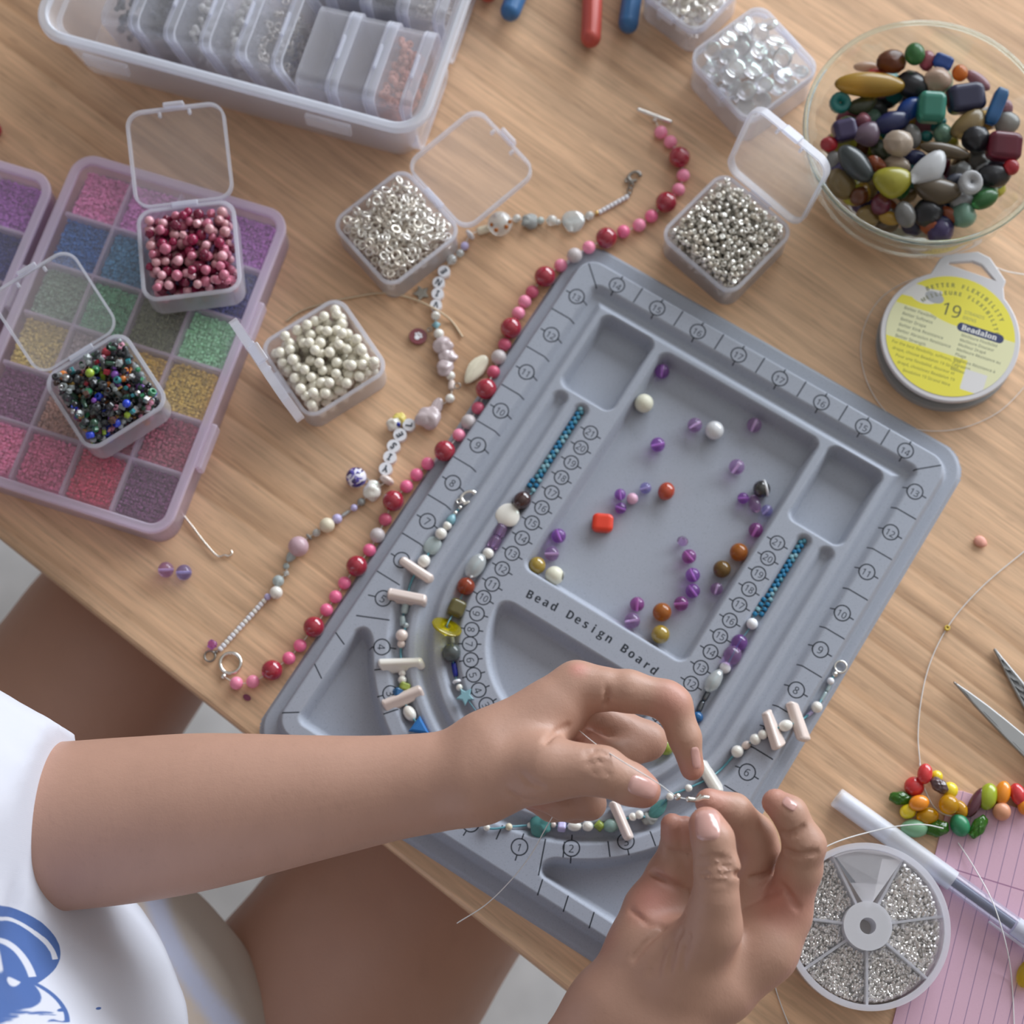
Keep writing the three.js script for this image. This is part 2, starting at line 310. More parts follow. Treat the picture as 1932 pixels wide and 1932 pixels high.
const bored = (r0, r1, hh) => new THREE.LatheGeometry([[r0, -hh * 0.8], [r1 * 0.8, -hh], [r1, -hh * 0.55], [r1, hh * 0.55], [r1 * 0.8, hh], [r0, hh * 0.8], [r0, -hh * 0.8]].map(([x, y]) => new THREE.Vector2(x, y)), 14);
const SEED = bored(0.36, 1.0, 0.72), TUBE = bored(0.55, 0.8, 0.95), FACET = new THREE.IcosahedronGeometry(1, 0), CUBE = new RoundedBoxGeometry(1.5, 1.5, 1.5, 2, 0.2);
const RING = new THREE.TorusGeometry(0.82, 0.24, 8, 20).rotateX(Math.PI / 2);

// seed bead organisers: tray, dividers, frosted lid and 24 cells of seed beads each
const TRAY_H = 0.021;
function organiser(label, corner, ax, az, w, d, cells, where) {
  // corner: world point of the far-left corner of the base; ax along the four columns, az along the six rows
  const g = thing('bead_organizer', label, 'bead organizer', corner);
  g.rotation.y = Math.atan2(-ax.z, ax.x);
  const lilac = clearPlastic([0.94, 0.87, 0.96], 0.35, 0.86), lilacLid = clearPlastic([0.99, 0.97, 0.99], 0.20, 0.97), lilacRim = clearPlastic([0.92, 0.85, 0.95], 0.45, 0.70);
  const c = V3(w / 2, 0, d / 2);
  mesh('tray', merged([up(rrShape(w, d, 0.012, 0.0016), 0, TRAY_H), up(rrShape(w - 0.0005, d - 0.0005, 0.012), 0, 0.0014)]).translate(c.x, 0, c.z), lilac, g);
  const nc = 4, nr = 6, m = 0.005, cw = (w - 2 * m) / nc, ch = (d - 2 * m) / nr;
  for (let i = 1; i < nc; i++) mesh('divider', new RoundedBoxGeometry(0.0022, TRAY_H - 0.003, d - 2 * m, 2, 0.0008), lilacRim, g, V3(m + i * cw, TRAY_H / 2, d / 2));
  for (let j = 1; j < nr; j++) mesh('divider', new RoundedBoxGeometry(w - 2 * m, TRAY_H - 0.003, 0.0022, 2, 0.0008), lilacRim, g, V3(w / 2, TRAY_H / 2, m + j * ch));
  const lid = mesh('lid', up(rrShape(w - 0.006, d - 0.006, 0.010), TRAY_H - 0.0012, 0.0011, 0.0003).translate(c.x, 0, c.z), lilacLid, g);
  mesh('lid_rim', up(rrShape(w + 0.002, d + 0.002, 0.013, 0.0052), TRAY_H - 0.002, 0.0034, 0.0008).translate(c.x, 0, c.z), lilacRim, g);
  for (const z of [0.34, 0.72]) mesh('latch', new RoundedBoxGeometry(0.0035, 0.010, 0.026, 2, 0.0012), lilacRim, g, V3(w + 0.0022, TRAY_H - 0.006, d * z));
  const bm = std('#ffffff', 0.35);
  for (const [i, j, hex, name] of cells) {
    const list = [], cx = m + (i + 0.5) * cw, cz = m + (j + 0.5) * ch, rb = 0.00105, step = 0.0019;
    for (let lay = 0; lay < 2; lay++) for (let a = -cw / 2 + 0.0024; a < cw / 2 - 0.0022; a += step) for (let b = -ch / 2 + 0.0024; b < ch / 2 - 0.0022; b += step) list.push({ x: cx + a + rr(-1, 1) * 0.0005, z: cz + b + rr(-1, 1) * 0.0005, y: 0.0124 + lay * 0.0016 + rr(-1, 1) * 0.0007, r: rb, c: rnd() });
    const base = new THREE.Color(hex), tmp = new THREE.Color();
    const s = instanced(numbered('seed_beads'), SEED, bm, list, (o, q) => { o.position.set(q.x, q.y, q.z); o.rotation.set(rr(0, 6), rr(0, 6), rr(0, 6)); o.scale.setScalar(q.r); }, (q) => tmp.copy(base).multiplyScalar(1.0 + 0.6 * q.c).clone());
    s.position.copy(corner); s.rotation.copy(g.rotation); scene.add(s);
    tag(s, `${name} seed beads filling ${where}`, 'seed beads');
    // the bed of beads below the two top layers
    const bed = mesh('bead_bed', new THREE.BoxGeometry(cw - 0.0034, 0.0108, ch - 0.0034), std(hex, 0.8), s, V3(cx, 0.0068, cz)); bed.userData.kind = 'stuff';
  }
}
{
  const q = [[148, 287], [560, 412], [300, 1008], [-100, 884]].map(([u, v]) => W(u, v, TRAY_H));
  const w = (q[0].distanceTo(q[1]) + q[2].distanceTo(q[3])) / 2, d = (q[0].distanceTo(q[3]) + q[1].distanceTo(q[2])) / 2;
  const dir = q[1].clone().sub(q[0]).add(q[2]).sub(q[3]).normalize(), dz = V3(-dir.z, 0, dir.x);
  const mid = q.reduce((a, p) => a.add(p), V3(0, 0, 0)).multiplyScalar(0.25), corner = mid.clone().addScaledVector(dir, -w / 2).addScaledVector(dz, -d / 2); corner.y = 0;
  organiser('lilac flat seed bead organizer with two bead boxes on its lid', corner, dir, dz, w, d, [
    [0, 0, '#d987b4', 'candy pink'], [1, 0, '#d08cc4', 'orchid pink'], [2, 0, '#c879bb', 'mauve pink'], [3, 0, '#b070bb', 'violet'],
    [0, 1, '#3f72ab', 'denim blue'], [1, 1, '#4d8fb0', 'teal blue'], [2, 1, '#52709a', 'slate blue'], [3, 1, '#3d4a86', 'navy blue'],
    [0, 2, '#7f9c84', 'grey green'], [1, 2, '#6fb088', 'jade green'], [2, 2, '#6f7a58', 'olive green'], [3, 2, '#93d3a4', 'mint green'],
    [0, 3, '#cbb96b', 'pale gold'], [1, 3, '#b3a6a4', 'dusty grey'], [2, 3, '#d6b648', 'yellow gold'], [3, 3, '#c9b04f', 'mustard gold'],
    [0, 4, '#8d5c80', 'plum mauve'], [1, 4, '#bd947f', 'tan'], [2, 4, '#b46a74', 'dusty rose'], [3, 4, '#a9586a', 'rose red'],
    [0, 5, '#e88bb0', 'bubblegum pink'], [1, 5, '#d7789b', 'rose pink'], [2, 5, '#cc4a69', 'coral red'], [3, 5, '#77466f', 'dark plum'],
  ], 'one cell of the organizer that carries two bead boxes');
  const c2 = W(118, 342, TRAY_H).addScaledVector(dir, -w - 0.004); c2.y = 0;
  organiser('lilac organizer of dark and violet seed beads, only its corner showing', c2, dir, dz, w, d, [
    [2, 0, '#6e7686', 'steel grey'], [3, 0, '#a667b4', 'bright purple'], [2, 1, '#4e5a88', 'slate navy'], [3, 1, '#343f7e', 'deep navy'], [3, 2, '#4a4f80', 'indigo'],
  ], 'one cell of the organizer at the table edge');
}
// ---------- the open bead boxes ----------
const pinkBox = fitBox('bead_box', 'clear hinged box of mixed pink and wine beads, lid open', [[257, 397], [441, 379], [453, 546], [273, 568]], TRAY_H + 0.0022, 0.021, 168);
const mixBox = fitBox('bead_box', 'clear hinged box of tiny multicoloured beads, lid open', [[78, 712], [232, 626], [322, 762], [166, 850]], TRAY_H + 0.0022, 0.021, 160);
const ringBox = fitBox('bead_box', 'clear hinged box of silver jump rings, lid lying open', [[754, 320], [872, 437], [738, 552], [628, 408]], 0, 0.021, 176);
const pearlBox = fitBox('bead_box', 'clear hinged box of ivory pearls, lid standing up', [[566, 796], [490, 656], [656, 560], [731, 686]], 0, 0.021, 95);
const silverBox = fitBox('bead_box', 'clear hinged box of silver seed beads, lid tilted open beside glass bowl', [[1366, 326], [1500, 430], [1372, 564], [1247, 440]], 0, 0.021, 107);
const lentilBox = fitBox('bead_box', 'shut clear box of iridescent glass lentils beside glass bowl', [[1428, 14], [1550, 140], [1402, 240], [1306, 112]], 0, 0.024, 0);
const chipBox = fitBox('bead_box', 'shut clear box of pale silver chips next to the blue plier handle', [[1284, -112], [1405, -5], [1318, 68], [1212, -20]], 0, 0.022, 0);
{
  const pinks = [['pale pink', [0.72, 0.36, 0.42]], ['rose pink', [0.55, 0.16, 0.24]], ['wine red', [0.26, 0.030, 0.075]], ['dusty pink', [0.60, 0.30, 0.33]], ['crimson', [0.40, 0.03, 0.10]]].map(([n, c], i) => ({ n, mat: i === 2 || i === 4 ? gem(c, 0.12, 0.35) : phy(c, 0.28, { clearcoat: 0.4 }) }));
  fill(pinkBox, { n: 290, radius: () => rr(0.0021, 0.0030), minSeen: 14, kind: () => { const p = pick(pinks), nug = rnd() < 0.45; return { geo: nug ? pick(NUGGETS) : rnd() < 0.25 ? FACET : BALL, mat: p.mat, name: 'pink_bead', label: `${p.n} ${nug ? 'nugget' : 'round'} bead heaped in the clear box on the organizer`, group: 'pink beads in the open box' }; }, massName: 'pink_beads', massGeo: BALL_LOW, massMat: pinks[2].mat, massLabel: 'wine red beads lying deeper in the pink bead box' });
  const ivory = phy([0.84, 0.79, 0.66], 0.16, { clearcoat: 1, clearcoatRoughness: 0.06, sheen: 0.3, sheenColor: lin(1, 0.9, 0.8) });
  fill(pearlBox, { n: 205, radius: () => rr(0.0027, 0.0030), minSeen: 12, kind: () => ({ geo: BALL, mat: ivory, name: 'pearl', label: 'round ivory pearl bead heaped in the clear box', group: 'pearls in the open box' }), massName: 'pearls', massGeo: BALL_LOW, massMat: ivory, massLabel: 'ivory pearls lying deeper in the pearl box' });
  const silver = std([0.86, 0.83, 0.77], 0.26, { metalness: 0.82 }), silver2 = std([0.80, 0.74, 0.65], 0.3, { metalness: 0.75 });
  fill(ringBox, { n: 330, radius: () => rr(0.0021, 0.0029), flat: 0.9, minSeen: 10, kind: () => ({ geo: RING, mat: rnd() < 0.7 ? silver : silver2, name: 'jump_ring', label: 'silver jump ring heaped in the clear box with flat open lid', group: 'jump rings in the open box' }), massName: 'jump_rings', massGeo: RING, massMat: silver2, massLabel: 'silver jump rings lying deeper in the jump ring box' });
  fill(silverBox, { n: 1300, tries: 6, radius: () => rr(0.00135, 0.0017), minSeen: 6, kind: () => ({ geo: SEED, mat: rnd() < 0.75 ? silver : silver2, name: 'silver_seed_bead', label: 'silver seed bead heaped in the clear box beside the glass bowl', group: 'silver seed beads in the open box' }), massName: 'silver_seed_beads', massGeo: SEED, massMat: silver, massLabel: 'mass of silver seed beads in the box beside the glass bowl' });
  const mixed = [...Array(7).fill(['black', [0.015, 0.015, 0.02]]), ...Array(4).fill(['smoke grey', [0.10, 0.11, 0.12]]), ...Array(4).fill(['clear', [0.5, 0.55, 0.55]]), ...Array(3).fill(['dark green', [0.03, 0.08, 0.05]]), ['brown', [0.08, 0.04, 0.03]], ['silver', [0.5, 0.5, 0.5]], ['smoke grey', [0.12, 0.12, 0.13]], ['clear', [0.55, 0.6, 0.6]], ['silver', [0.5, 0.5, 0.5]], ['green', [0.05, 0.25, 0.12]], ['teal', [0.03, 0.22, 0.25]], ['cobalt blue', [0.02, 0.06, 0.6]], ['orange', [0.75, 0.22, 0.03]], ['purple', [0.28, 0.1, 0.5]], ['bronze', [0.25, 0.14, 0.06]], ['brown', [0.08, 0.04, 0.03]], ['lime', [0.35, 0.5, 0.05]], ['pink', [0.6, 0.25, 0.35]], ['gold', [0.6, 0.4, 0.12]], ['ruby', [0.4, 0.03, 0.05]]].map(([n, c], i) => ({ n, c, mat: n === 'silver' || n === 'gold' || n === 'bronze' ? metal(c, 0.3) : n === 'clear' || n === 'smoke grey' ? gem(c, 0.1, 0.5) : phy(c, 0.15, { clearcoat: 0.5 }) }));
  const forms = [['seed', SEED], ['bugle', TUBE], ['round', BALL_LOW], ['faceted', FACET], ['square', CUBE]];
  fill(mixBox, { n: 640, tries: 6, radius: () => rr(0.0012, 0.0025), minSeen: 6, kind: () => { const p = pick(mixed), f = pick(forms); return { geo: f[1], mat: p.mat, name: 'small_bead', label: `tiny ${p.n} ${f[0]} bead heaped in the clear box`, group: 'multicoloured beads in the open box', stretch: f[0] === 'bugle' ? V3(0.7, 1.2, 0.7) : f[0] === 'square' ? V3(0.8, 0.8, 0.8) : null }; }, massName: 'small_beads', massGeo: SEED, massMat: std('#ffffff', 0.3), massLabel: 'mass of tiny dark and coloured beads in the multicoloured box', massColor: () => col(pick(mixed).c) });
  const irid = phy([0.93, 0.93, 0.95], 0.06, { transmission: 0.75, thickness: 0.004, ior: 1.5, iridescence: 1, iridescenceIOR: 1.6, iridescenceThicknessRange: [250, 450], clearcoat: 1 });
  const LENTIL = new THREE.SphereGeometry(1, 24, 14).scale(1, 0.42, 1);
  fill(lentilBox, { n: 62, tries: 12, radius: () => rr(0.0042, 0.0056), flat: 0.6, minSeen: 30, kind: () => ({ geo: LENTIL, mat: irid, name: 'glass_lentil', label: 'clear iridescent glass lentil bead in the shut box', group: 'glass lentils in the shut box' }), massName: 'glass_lentils', massGeo: LENTIL, massMat: irid, massLabel: 'clear glass lentils lying deeper in the shut box' });
  const chip = displaced(new THREE.SphereGeometry(1, 12, 8).scale(1.2, 0.25, 0.8), (v) => { v.y += 0.3 * (vnoise(v.x * 2 + 4, v.z * 2) - 0.5); });
  fill(chipBox, { n: 130, radius: () => rr(0.0026, 0.0036), flat: 0.8, minSeen: 20, kind: () => ({ geo: chip, mat: silver, name: 'silver_chip', label: 'pale wavy silver chip in the shut clear box', group: 'silver chips in the shut box' }), massName: 'silver_chips', massGeo: chip, massMat: silver, massLabel: 'silver chips lying deeper in the shut box next to the pliers' });
}
// ---------- big storage box and the small boxes kept in it ----------
{
  const H = 0.056, c0 = W(52, 62, H), c1 = W(796, 262, H), dir = c1.clone().sub(c0).normalize(), back = V3(dir.z, 0, -dir.x);   // back: away from the long front side
  const L = c0.distanceTo(c1), D = 0.22, g = thing('storage_box', 'large clear open storage box holding small clear boxes', 'storage box', V3((c0.x + c1.x) / 2, 0, (c0.z + c1.z) / 2).addScaledVector(back, D / 2));
  g.rotation.y = Math.atan2(-dir.z, dir.x);
  // tapering wall between two rounded rectangles
  const ring = (w, d, r, y) => { const o = []; for (const [sx, sz, a0] of [[1, 1, 0], [-1, 1, 0.5], [-1, -1, 1], [1, -1, 1.5]]) for (let k = 0; k <= 6; k++) { const a = (a0 + k / 12) * Math.PI; o.push(V3(sx * (w / 2 - r) + r * Math.cos(a), y, -(sz * (d / 2 - r) + r * Math.sin(a)))); } return o; };
  const loft = (rows) => { const pos = [], idx = [], n = rows[0].length; rows.forEach((q) => q.forEach((p) => pos.push(p.x, p.y, p.z))); for (let j = 0; j + 1 < rows.length; j++) for (let i = 0; i < n; i++) { const a = j * n + i, b = j * n + (i + 1) % n; idx.push(a, b, b + n, a, b + n, a + n); } const q = new THREE.BufferGeometry(); q.setAttribute('position', new THREE.Float32BufferAttribute(pos, 3)); q.setIndex(idx); q.computeVertexNormals(); return q; };
  const t = 0.0018, b = 0.013, r = 0.017;
  const sheet = clearPlastic([0.96, 0.965, 0.99], 0.36, 0.87);
  mesh('wall', loft([ring(L - 2 * b, D - 2 * b, r * 0.7, 0.0), ring(L - 2 * b + 0.003, D - 2 * b + 0.003, r * 0.75, 0.003), ring(L - 0.006, D - 0.006, r, H), ring(L - 0.006 - 2 * t, D - 0.006 - 2 * t, r - t, H), ring(L - 2 * b - 2 * t, D - 2 * b - 2 * t, r * 0.7 - t, 0.002)]), sheet, g);
  mesh('base', up(rrShape(L - 2 * b - 0.002, D - 2 * b - 0.002, r * 0.7), 0.0003, 0.0018), sheet, g);
  mesh('rim', up(rrShape(L, D, r + 0.002, 0.0055), H - 0.004, 0.005, 0.0012), clearPlastic([0.92, 0.94, 0.99], 0.42, 0.72), g);
  mesh('ledge', up(rrShape(L - 0.014, D - 0.014, r - 0.003, 0.003), H - 0.012, 0.0016, 0.0004), sheet, g);
  for (const k of [-0.5, 0.42]) mesh('latch_lip', new RoundedBoxGeometry(0.026, 0.010, 0.003, 2, 0.001), sheet, g, V3(k * L * 0.62, H - 0.013, D / 2 + 0.0002));
  // small boxes on edge: [along, across, lean in degrees, thickness, filling]
  const S = 0.049, q0 = new THREE.Quaternion().setFromEuler(g.rotation);
  const stuffMat = { dark: std([0.10, 0.11, 0.14], 0.5), white: phy([0.75, 0.74, 0.70], 0.3), rings: metal([0.7, 0.66, 0.6], 0.3), navy: std([0.05, 0.07, 0.16], 0.4), coral: std([0.75, 0.35, 0.26], 0.5) };
  const put = (along, across, lean, h, fillKind, label) => {
    const box = thing('bead_box', label, 'bead box'); boxParts(box, S, h, 0, 0.006);
    const e = new THREE.Quaternion().setFromEuler(new THREE.Euler(0, 0, -Math.PI / 2 + lean * Math.PI / 180)).multiply(new THREE.Quaternion().setFromEuler(new THREE.Euler(0, Math.PI / 2, 0)));
    const l = lean * Math.PI / 180, yc = 0.0035 + S / 2 * Math.cos(l) + (lean > 0 ? 0 : 0) + Math.abs(Math.sin(l)) * h * 0.1;
    box.position.copy(V3(along, yc, across).applyQuaternion(q0).add(g.position)); box.quaternion.copy(q0).multiply(e);
    if (fillKind) {
      const list = []; for (let k = 0; k < 150; k++) list.push({ x: rr(-1, 1) * (S / 2 - 0.005), y: rr(0.0035, h - 0.004), z: rr(-1, 1) * (S / 2 - 0.005), r: rr(0.0014, 0.0026) });
      const geo = fillKind === 'rings' ? RING : fillKind === 'white' ? NUGGETS[1] : SEED;
      const m = instanced(numbered('boxed_findings'), geo, stuffMat[fillKind], list, (o, q) => { o.position.set(q.x, q.y, q.z); o.rotation.set(rr(0, 6), rr(0, 6), rr(0, 6)); o.scale.setScalar(q.r); });
      m.position.copy(box.position); m.quaternion.copy(box.quaternion); tag(m, { dark: 'dark beads', white: 'white shell bits', rings: 'silver rings', navy: 'navy beads', coral: 'coral beads' }[fillKind] + ' in the ' + label.replace(/^(empty )?small (clear )?/, '').replace(/ (in|of) the storage box$/, ''), 'findings'); scene.add(m);
    }
  };
  const X0 = -L / 2, Z1 = D / 2;
  put(X0 + 0.038, Z1 - 0.045, 14, 0.019, 'dark', 'small box of dark beads, last in its row in the storage box');
  put(X0 + 0.059, Z1 - 0.044, 14, 0.019, 'dark', 'small box of dark beads, second in its row in the storage box');
  put(X0 + 0.080, Z1 - 0.044, 15, 0.019, 'white', 'small box of white shell bits next to dark beads in storage box');
  put(X0 + 0.101, Z1 - 0.044, 16, 0.019, 'white', 'small box of white shell bits next to silver rings in storage box');
  put(X0 + 0.122, Z1 - 0.043, 18, 0.020, 'rings', 'small clear box of silver rings leaning in the storage box');
  put(X0 + 0.148, Z1 - 0.040, 4, 0.019, null, 'empty small clear box on edge beside the gap in the storage box');
  put(X0 + 0.1695, Z1 - 0.040, 5, 0.019, null, 'empty small clear box between two others in the storage box');
  put(X0 + 0.190, Z1 - 0.040, 4, 0.019, 'coral', 'small clear box of coral beads against the storage box end wall');
  for (const [k, f, n] of [[0, 'white', 'white bits'], [1, 'navy', 'navy beads'], [2, 'dark', 'dark beads'], [3, 'rings', 'silver rings']]) put(X0 + 0.128 + k * 0.0208, Z1 - 0.096, 3, 0.019, f, `small box of ${n} in the rear row of the storage box`);
}
// ---------- glass bowl of sea glass ----------
{
  const RB = 0.0655, HB = 0.058, c = W(1750, 246, HB); c.y = 0;
  const prof = [[0, 0], [0.030, 0], [0.036, 0.0012], [0.048, 0.010], [0.058, 0.024], [0.0635, 0.040], [RB, HB - 0.002], [RB - 0.0012, HB - 0.0012], [RB - 0.0024, HB - 0.0012], [RB - 0.0036, HB - 0.002], [0.0595, 0.040], [0.0540, 0.0255], [0.044, 0.0125], [0.033, 0.0052], [0, 0.0046]].map(([x, y]) => new THREE.Vector2(x, y));
  const curve = new THREE.SplineCurve(prof.slice(1, 7)).getPoints(18), inner = new THREE.SplineCurve(prof.slice(9, 15)).getPoints(18);
  const g = new THREE.LatheGeometry([prof[0], ...curve, prof[7], prof[8], ...inner], 72);
  const bowl = solo('glass_bowl', g, phy([0.975, 0.99, 0.982], 0.03, { transmission: 1, thickness: 0, ior: 1.45, side: THREE.DoubleSide }), 'round clear glass bowl full of coloured sea glass beads', 'bowl', null, c);
  const thick = phy([0.86, 0.95, 0.91], 0.03, { transmission: 0.92, thickness: 0.004, ior: 1.35 });
  mesh('rim', new THREE.TorusGeometry(RB - 0.0016, 0.0014, 10, 96).rotateX(Math.PI / 2), thick, bowl, V3(0, HB - 0.0006, 0)); mesh('foot', new THREE.TorusGeometry(0.034, 0.0022, 8, 64).rotateX(Math.PI / 2), thick, bowl, V3(0, 0.0024, 0));
  // lists: what, colour, pixels of the middle, long and short axis in pixels, turn in degrees (screen, clockwise), height of the middle above the table
  const glass = (c, tr = 0.5) => gem(c.map((x) => x * 0.78), 0.30, tr);
  const K = { amber: [0.62, 0.36, 0.04], brown: [0.20, 0.055, 0.018], green: [0.05, 0.22, 0.06], rose: [0.42, 0.09, 0.14], cobalt: [0.02, 0.09, 0.42], peach: [0.80, 0.55, 0.42], orange: [0.85, 0.22, 0.02], mauve: [0.42, 0.20, 0.26], black: [0.020, 0.020, 0.026], indigo: [0.035, 0.035, 0.085], azure: [0.01, 0.13, 0.36], teal: [0.02, 0.26, 0.26], jade: [0.06, 0.36, 0.26], navy: [0.03, 0.04, 0.16], violet: [0.075, 0.05, 0.16], lilac: [0.26, 0.17, 0.24], pinkish: [0.50, 0.17, 0.23], cream: [0.70, 0.56, 0.44], grey: [0.30, 0.29, 0.28], khaki: [0.30, 0.20, 0.07], smoke: [0.07, 0.085, 0.09], rust: [0.45, 0.10, 0.03], lime: [0.55, 0.50, 0.05], white: [0.80, 0.80, 0.82], bronze: [0.17, 0.12, 0.07], wine: [0.20, 0.02, 0.05], red: [0.62, 0.04, 0.06], moss: [0.08, 0.10, 0.05], mint: [0.22, 0.40, 0.30], slate: [0.10, 0.11, 0.16] };
  const mats = {}; for (const k in K) mats[k] = glass(K[k], k === 'black' || k === 'indigo' ? 0.1 : 0.45);
  const long = new THREE.SphereGeometry(1, 24, 16), nug = [4, 5, 6, 7].map(nugget), barrel = bored(0.16, 1, 1), block = new RoundedBoxGeometry(2, 2, 2, 3, 0.5), wedge = displaced(new THREE.SphereGeometry(1, 20, 14), (v) => { v.x *= 1 - 0.35 * v.z; v.y *= 0.8; });
  const shapes = { oval: long, nugget: null, barrel, block, wedge };
  const list = [
    ['oval', 'amber', 1641, 160, 62, 22, 2, 50, 'long honey yellow oval bead'], ['nugget', 'brown', 1682, 117, 27, 21, 8, 48, 'red brown chunky nugget bead'], ['oval', 'green', 1726, 102, 18, 20, 0, 54, 'dark green round bead topping the heap'], ['nugget', 'rose', 1749, 115, 14, 19, 20, 48, 'dark rose nugget bead'], ['block', 'cobalt', 1779, 117, 18, 13, 24, 50, 'cobalt blue pillow bead'],
    ['nugget', 'peach', 1770, 150, 26, 22, 8, 50, 'peach nugget bead'], ['oval', 'orange', 1811, 138, 14, 15, 0, 50, 'bright orange round bead'], ['oval', 'mauve', 1845, 152, 26, 12, 40, 46, 'mauve long bead'], ['nugget', 'black', 1722, 162, 30, 26, 30, 46, 'black faceted nugget bead'], ['block', 'indigo', 1822, 186, 34, 26, -8, 48, 'big dark indigo faceted barrel bead'],
    ['block', 'azure', 1880, 201, 36, 13, -68, 52, 'bright azure blue flat bar bead'], ['barrel', 'teal', 1585, 194, 20, 20, 0, 44, 'teal drum bead'], ['wedge', 'moss', 1627, 200, 28, 16, -20, 42, 'mossy green chunk bead'], ['block', 'jade', 1757, 203, 25, 28, 4, 52, 'jade green rounded square bead'], ['oval', 'cobalt', 1716, 206, 27, 18, -38, 46, 'deep blue oval bead behind navy bead'],
    ['oval', 'navy', 1683, 231, 33, 19, -18, 48, 'navy blue oval bead'], ['block', 'violet', 1594, 246, 22, 20, -14, 46, 'dark violet barrel bead'], ['nugget', 'pinkish', 1629, 227, 14, 14, 0, 44, 'pink nugget bead'], ['wedge', 'lilac', 1638, 255, 24, 22, -30, 47, 'dusty lilac teardrop bead'], ['nugget', 'cream', 1695, 270, 25, 24, 10, 53, 'cream round nugget bead on top of the heap'],
    ['oval', 'grey', 1721, 257, 16, 22, -10, 46, 'grey oval bead behind cream nugget'], ['wedge', 'khaki', 1829, 238, 34, 23, -38, 50, 'khaki brown striped lens bead'], ['nugget', 'mint', 1780, 252, 18, 18, 0, 46, 'pale mint green nugget bead'], ['nugget', 'black', 1841, 262, 24, 24, 0, 50, 'black round pebble bead'], ['oval', 'teal', 1748, 257, 12, 10, 0, 42, 'small dark teal bead'],
    ['block', 'wine', 1894, 277, 31, 26, 6, 50, 'wine red rounded cube bead'], ['oval', 'red', 1908, 315, 14, 15, 0, 50, 'small bright red round bead'], ['nugget', 'red', 1565, 272, 16, 14, 20, 44, 'pinkish red nugget bead by the bowl wall'], ['oval', 'smoke', 1614, 309, 40, 22, 50, 50, 'long smoky green oval bead'], ['oval', 'bronze', 1783, 284, 45, 13, 12, 50, 'slim bronze and grey oval bead'],
    ['wedge', 'grey', 1573, 306, 14, 20, 20, 42, 'pale grey wedge bead by the bowl wall'], ['oval', 'khaki', 1587, 346, 24, 30, -30, 40, 'dark khaki oval bead low by the bowl wall'], ['nugget', 'rust', 1654, 310, 18, 13, 40, 47, 'rust orange nugget bead'], ['nugget', 'cream', 1694, 313, 24, 18, 20, 44, 'tan nugget bead behind lime bead'], ['wedge', 'lime', 1684, 345, 33, 28, 0, 50, 'lime yellow triangular bead'],
    ['wedge', 'white', 1754, 320, 38, 24, -42, 52, 'frosted white lens bead'], ['nugget', 'navy', 1726, 297, 20, 14, 10, 42, 'midnight blue nugget bead'], ['oval', 'slate', 1802, 338, 18, 10, -20, 46, 'slate blue sliver bead'], ['barrel', 'white', 1831, 345, 22, 23, 0, 52, 'frosted white drum bead'], ['wedge', 'bronze', 1768, 362, 41, 24, 10, 48, 'brown pointed lens bead'],
    ['nugget', 'black', 1874, 331, 28, 22, 0, 46, 'black angular pebble near small red bead'], ['oval', 'green', 1858, 376, 26, 16, -30, 46, 'bottle green oval bead'], ['wedge', 'white', 1812, 382, 22, 20, 10, 40, 'clear frosted chunk bead'], ['nugget', 'wine', 1662, 385, 18, 20, 0, 42, 'dark garnet nugget bead'], ['nugget', 'brown', 1622, 370, 16, 18, 30, 40, 'brown red chip bead by the bowl wall'],
    ['oval', 'grey', 1708, 405, 18, 24, -20, 44, 'grey striped oval bead'], ['oval', 'amber', 1679, 412, 20, 12, 12, 40, 'amber yellow bead low by the bowl wall'], ['nugget', 'black', 1752, 400, 28, 26, 0, 42, 'black chunk bead low in the bowl'], ['oval', 'rust', 1793, 405, 22, 11, 38, 41, 'orange brown slim bead'], ['oval', 'navy', 1776, 418, 20, 11, 0, 40, 'navy bead low by the bowl wall'],
    ['wedge', 'grey', 1898, 235, 22, 24, 20, 44, 'clear grey chunk bead behind azure bar'], ['nugget', 'mauve', 1896, 203, 14, 16, 0, 46, 'mauve nugget bead behind azure bar'], ['oval', 'peach', 1633, 125, 22, 9, 0, 40, 'pale pink clear bead by the bowl wall'], ['oval', 'green', 1702, 355, 14, 20, 20, 40, 'forest green bead behind lime bead'], ['oval', 'moss', 1662, 285, 24, 16, 60, 40, 'dark olive bead deep in the heap'],
  ];
  for (const [sh, k, u, v, a, b, turn, h, what] of list) {
    const p = W(u, v, h / 1000 - 0.004), s = mpp(p);
    // keep it inside the bowl
    const dx = p.x - c.x, dz = p.z - c.z, rad = Math.hypot(dx, dz), lim = 0.0585 - b * s * 0.9; if (rad > lim) { p.x = c.x + dx * lim / rad; p.z = c.z + dz * lim / rad; }
    const m = solo(what.split(' ').slice(-2, -1)[0].match(/^(lens|oval|drum|nugget|wedge|bar|pillow|barrel|chip|chunk)$/) ? what.split(' ').slice(-2).join('_') : 'sea_glass_bead', sh === 'nugget' ? pick(nug) : shapes[sh], mats[k], what + ' in the glass bowl', 'bead', 'sea glass beads in the bowl', p);
    const ang = turn * Math.PI / 180, ax = RIGHT.clone().multiplyScalar(Math.cos(ang)).addScaledVector(DOWN, Math.sin(ang)), az = RIGHT.clone().multiplyScalar(-Math.sin(ang)).addScaledVector(DOWN, Math.cos(ang));
    ax.y *= 0.6; ax.normalize(); const ay = az.clone().cross(ax).normalize(); az.copy(ax).cross(ay).normalize();
    m.quaternion.setFromRotationMatrix(new THREE.Matrix4().makeBasis(ax, ay, az)); m.scale.set(a * s * 1.08, Math.min(a, b) * s * 0.95, b * s * 1.08);
    if (sh === 'barrel') m.scale.set(a * s, b * s * 0.7, b * s);
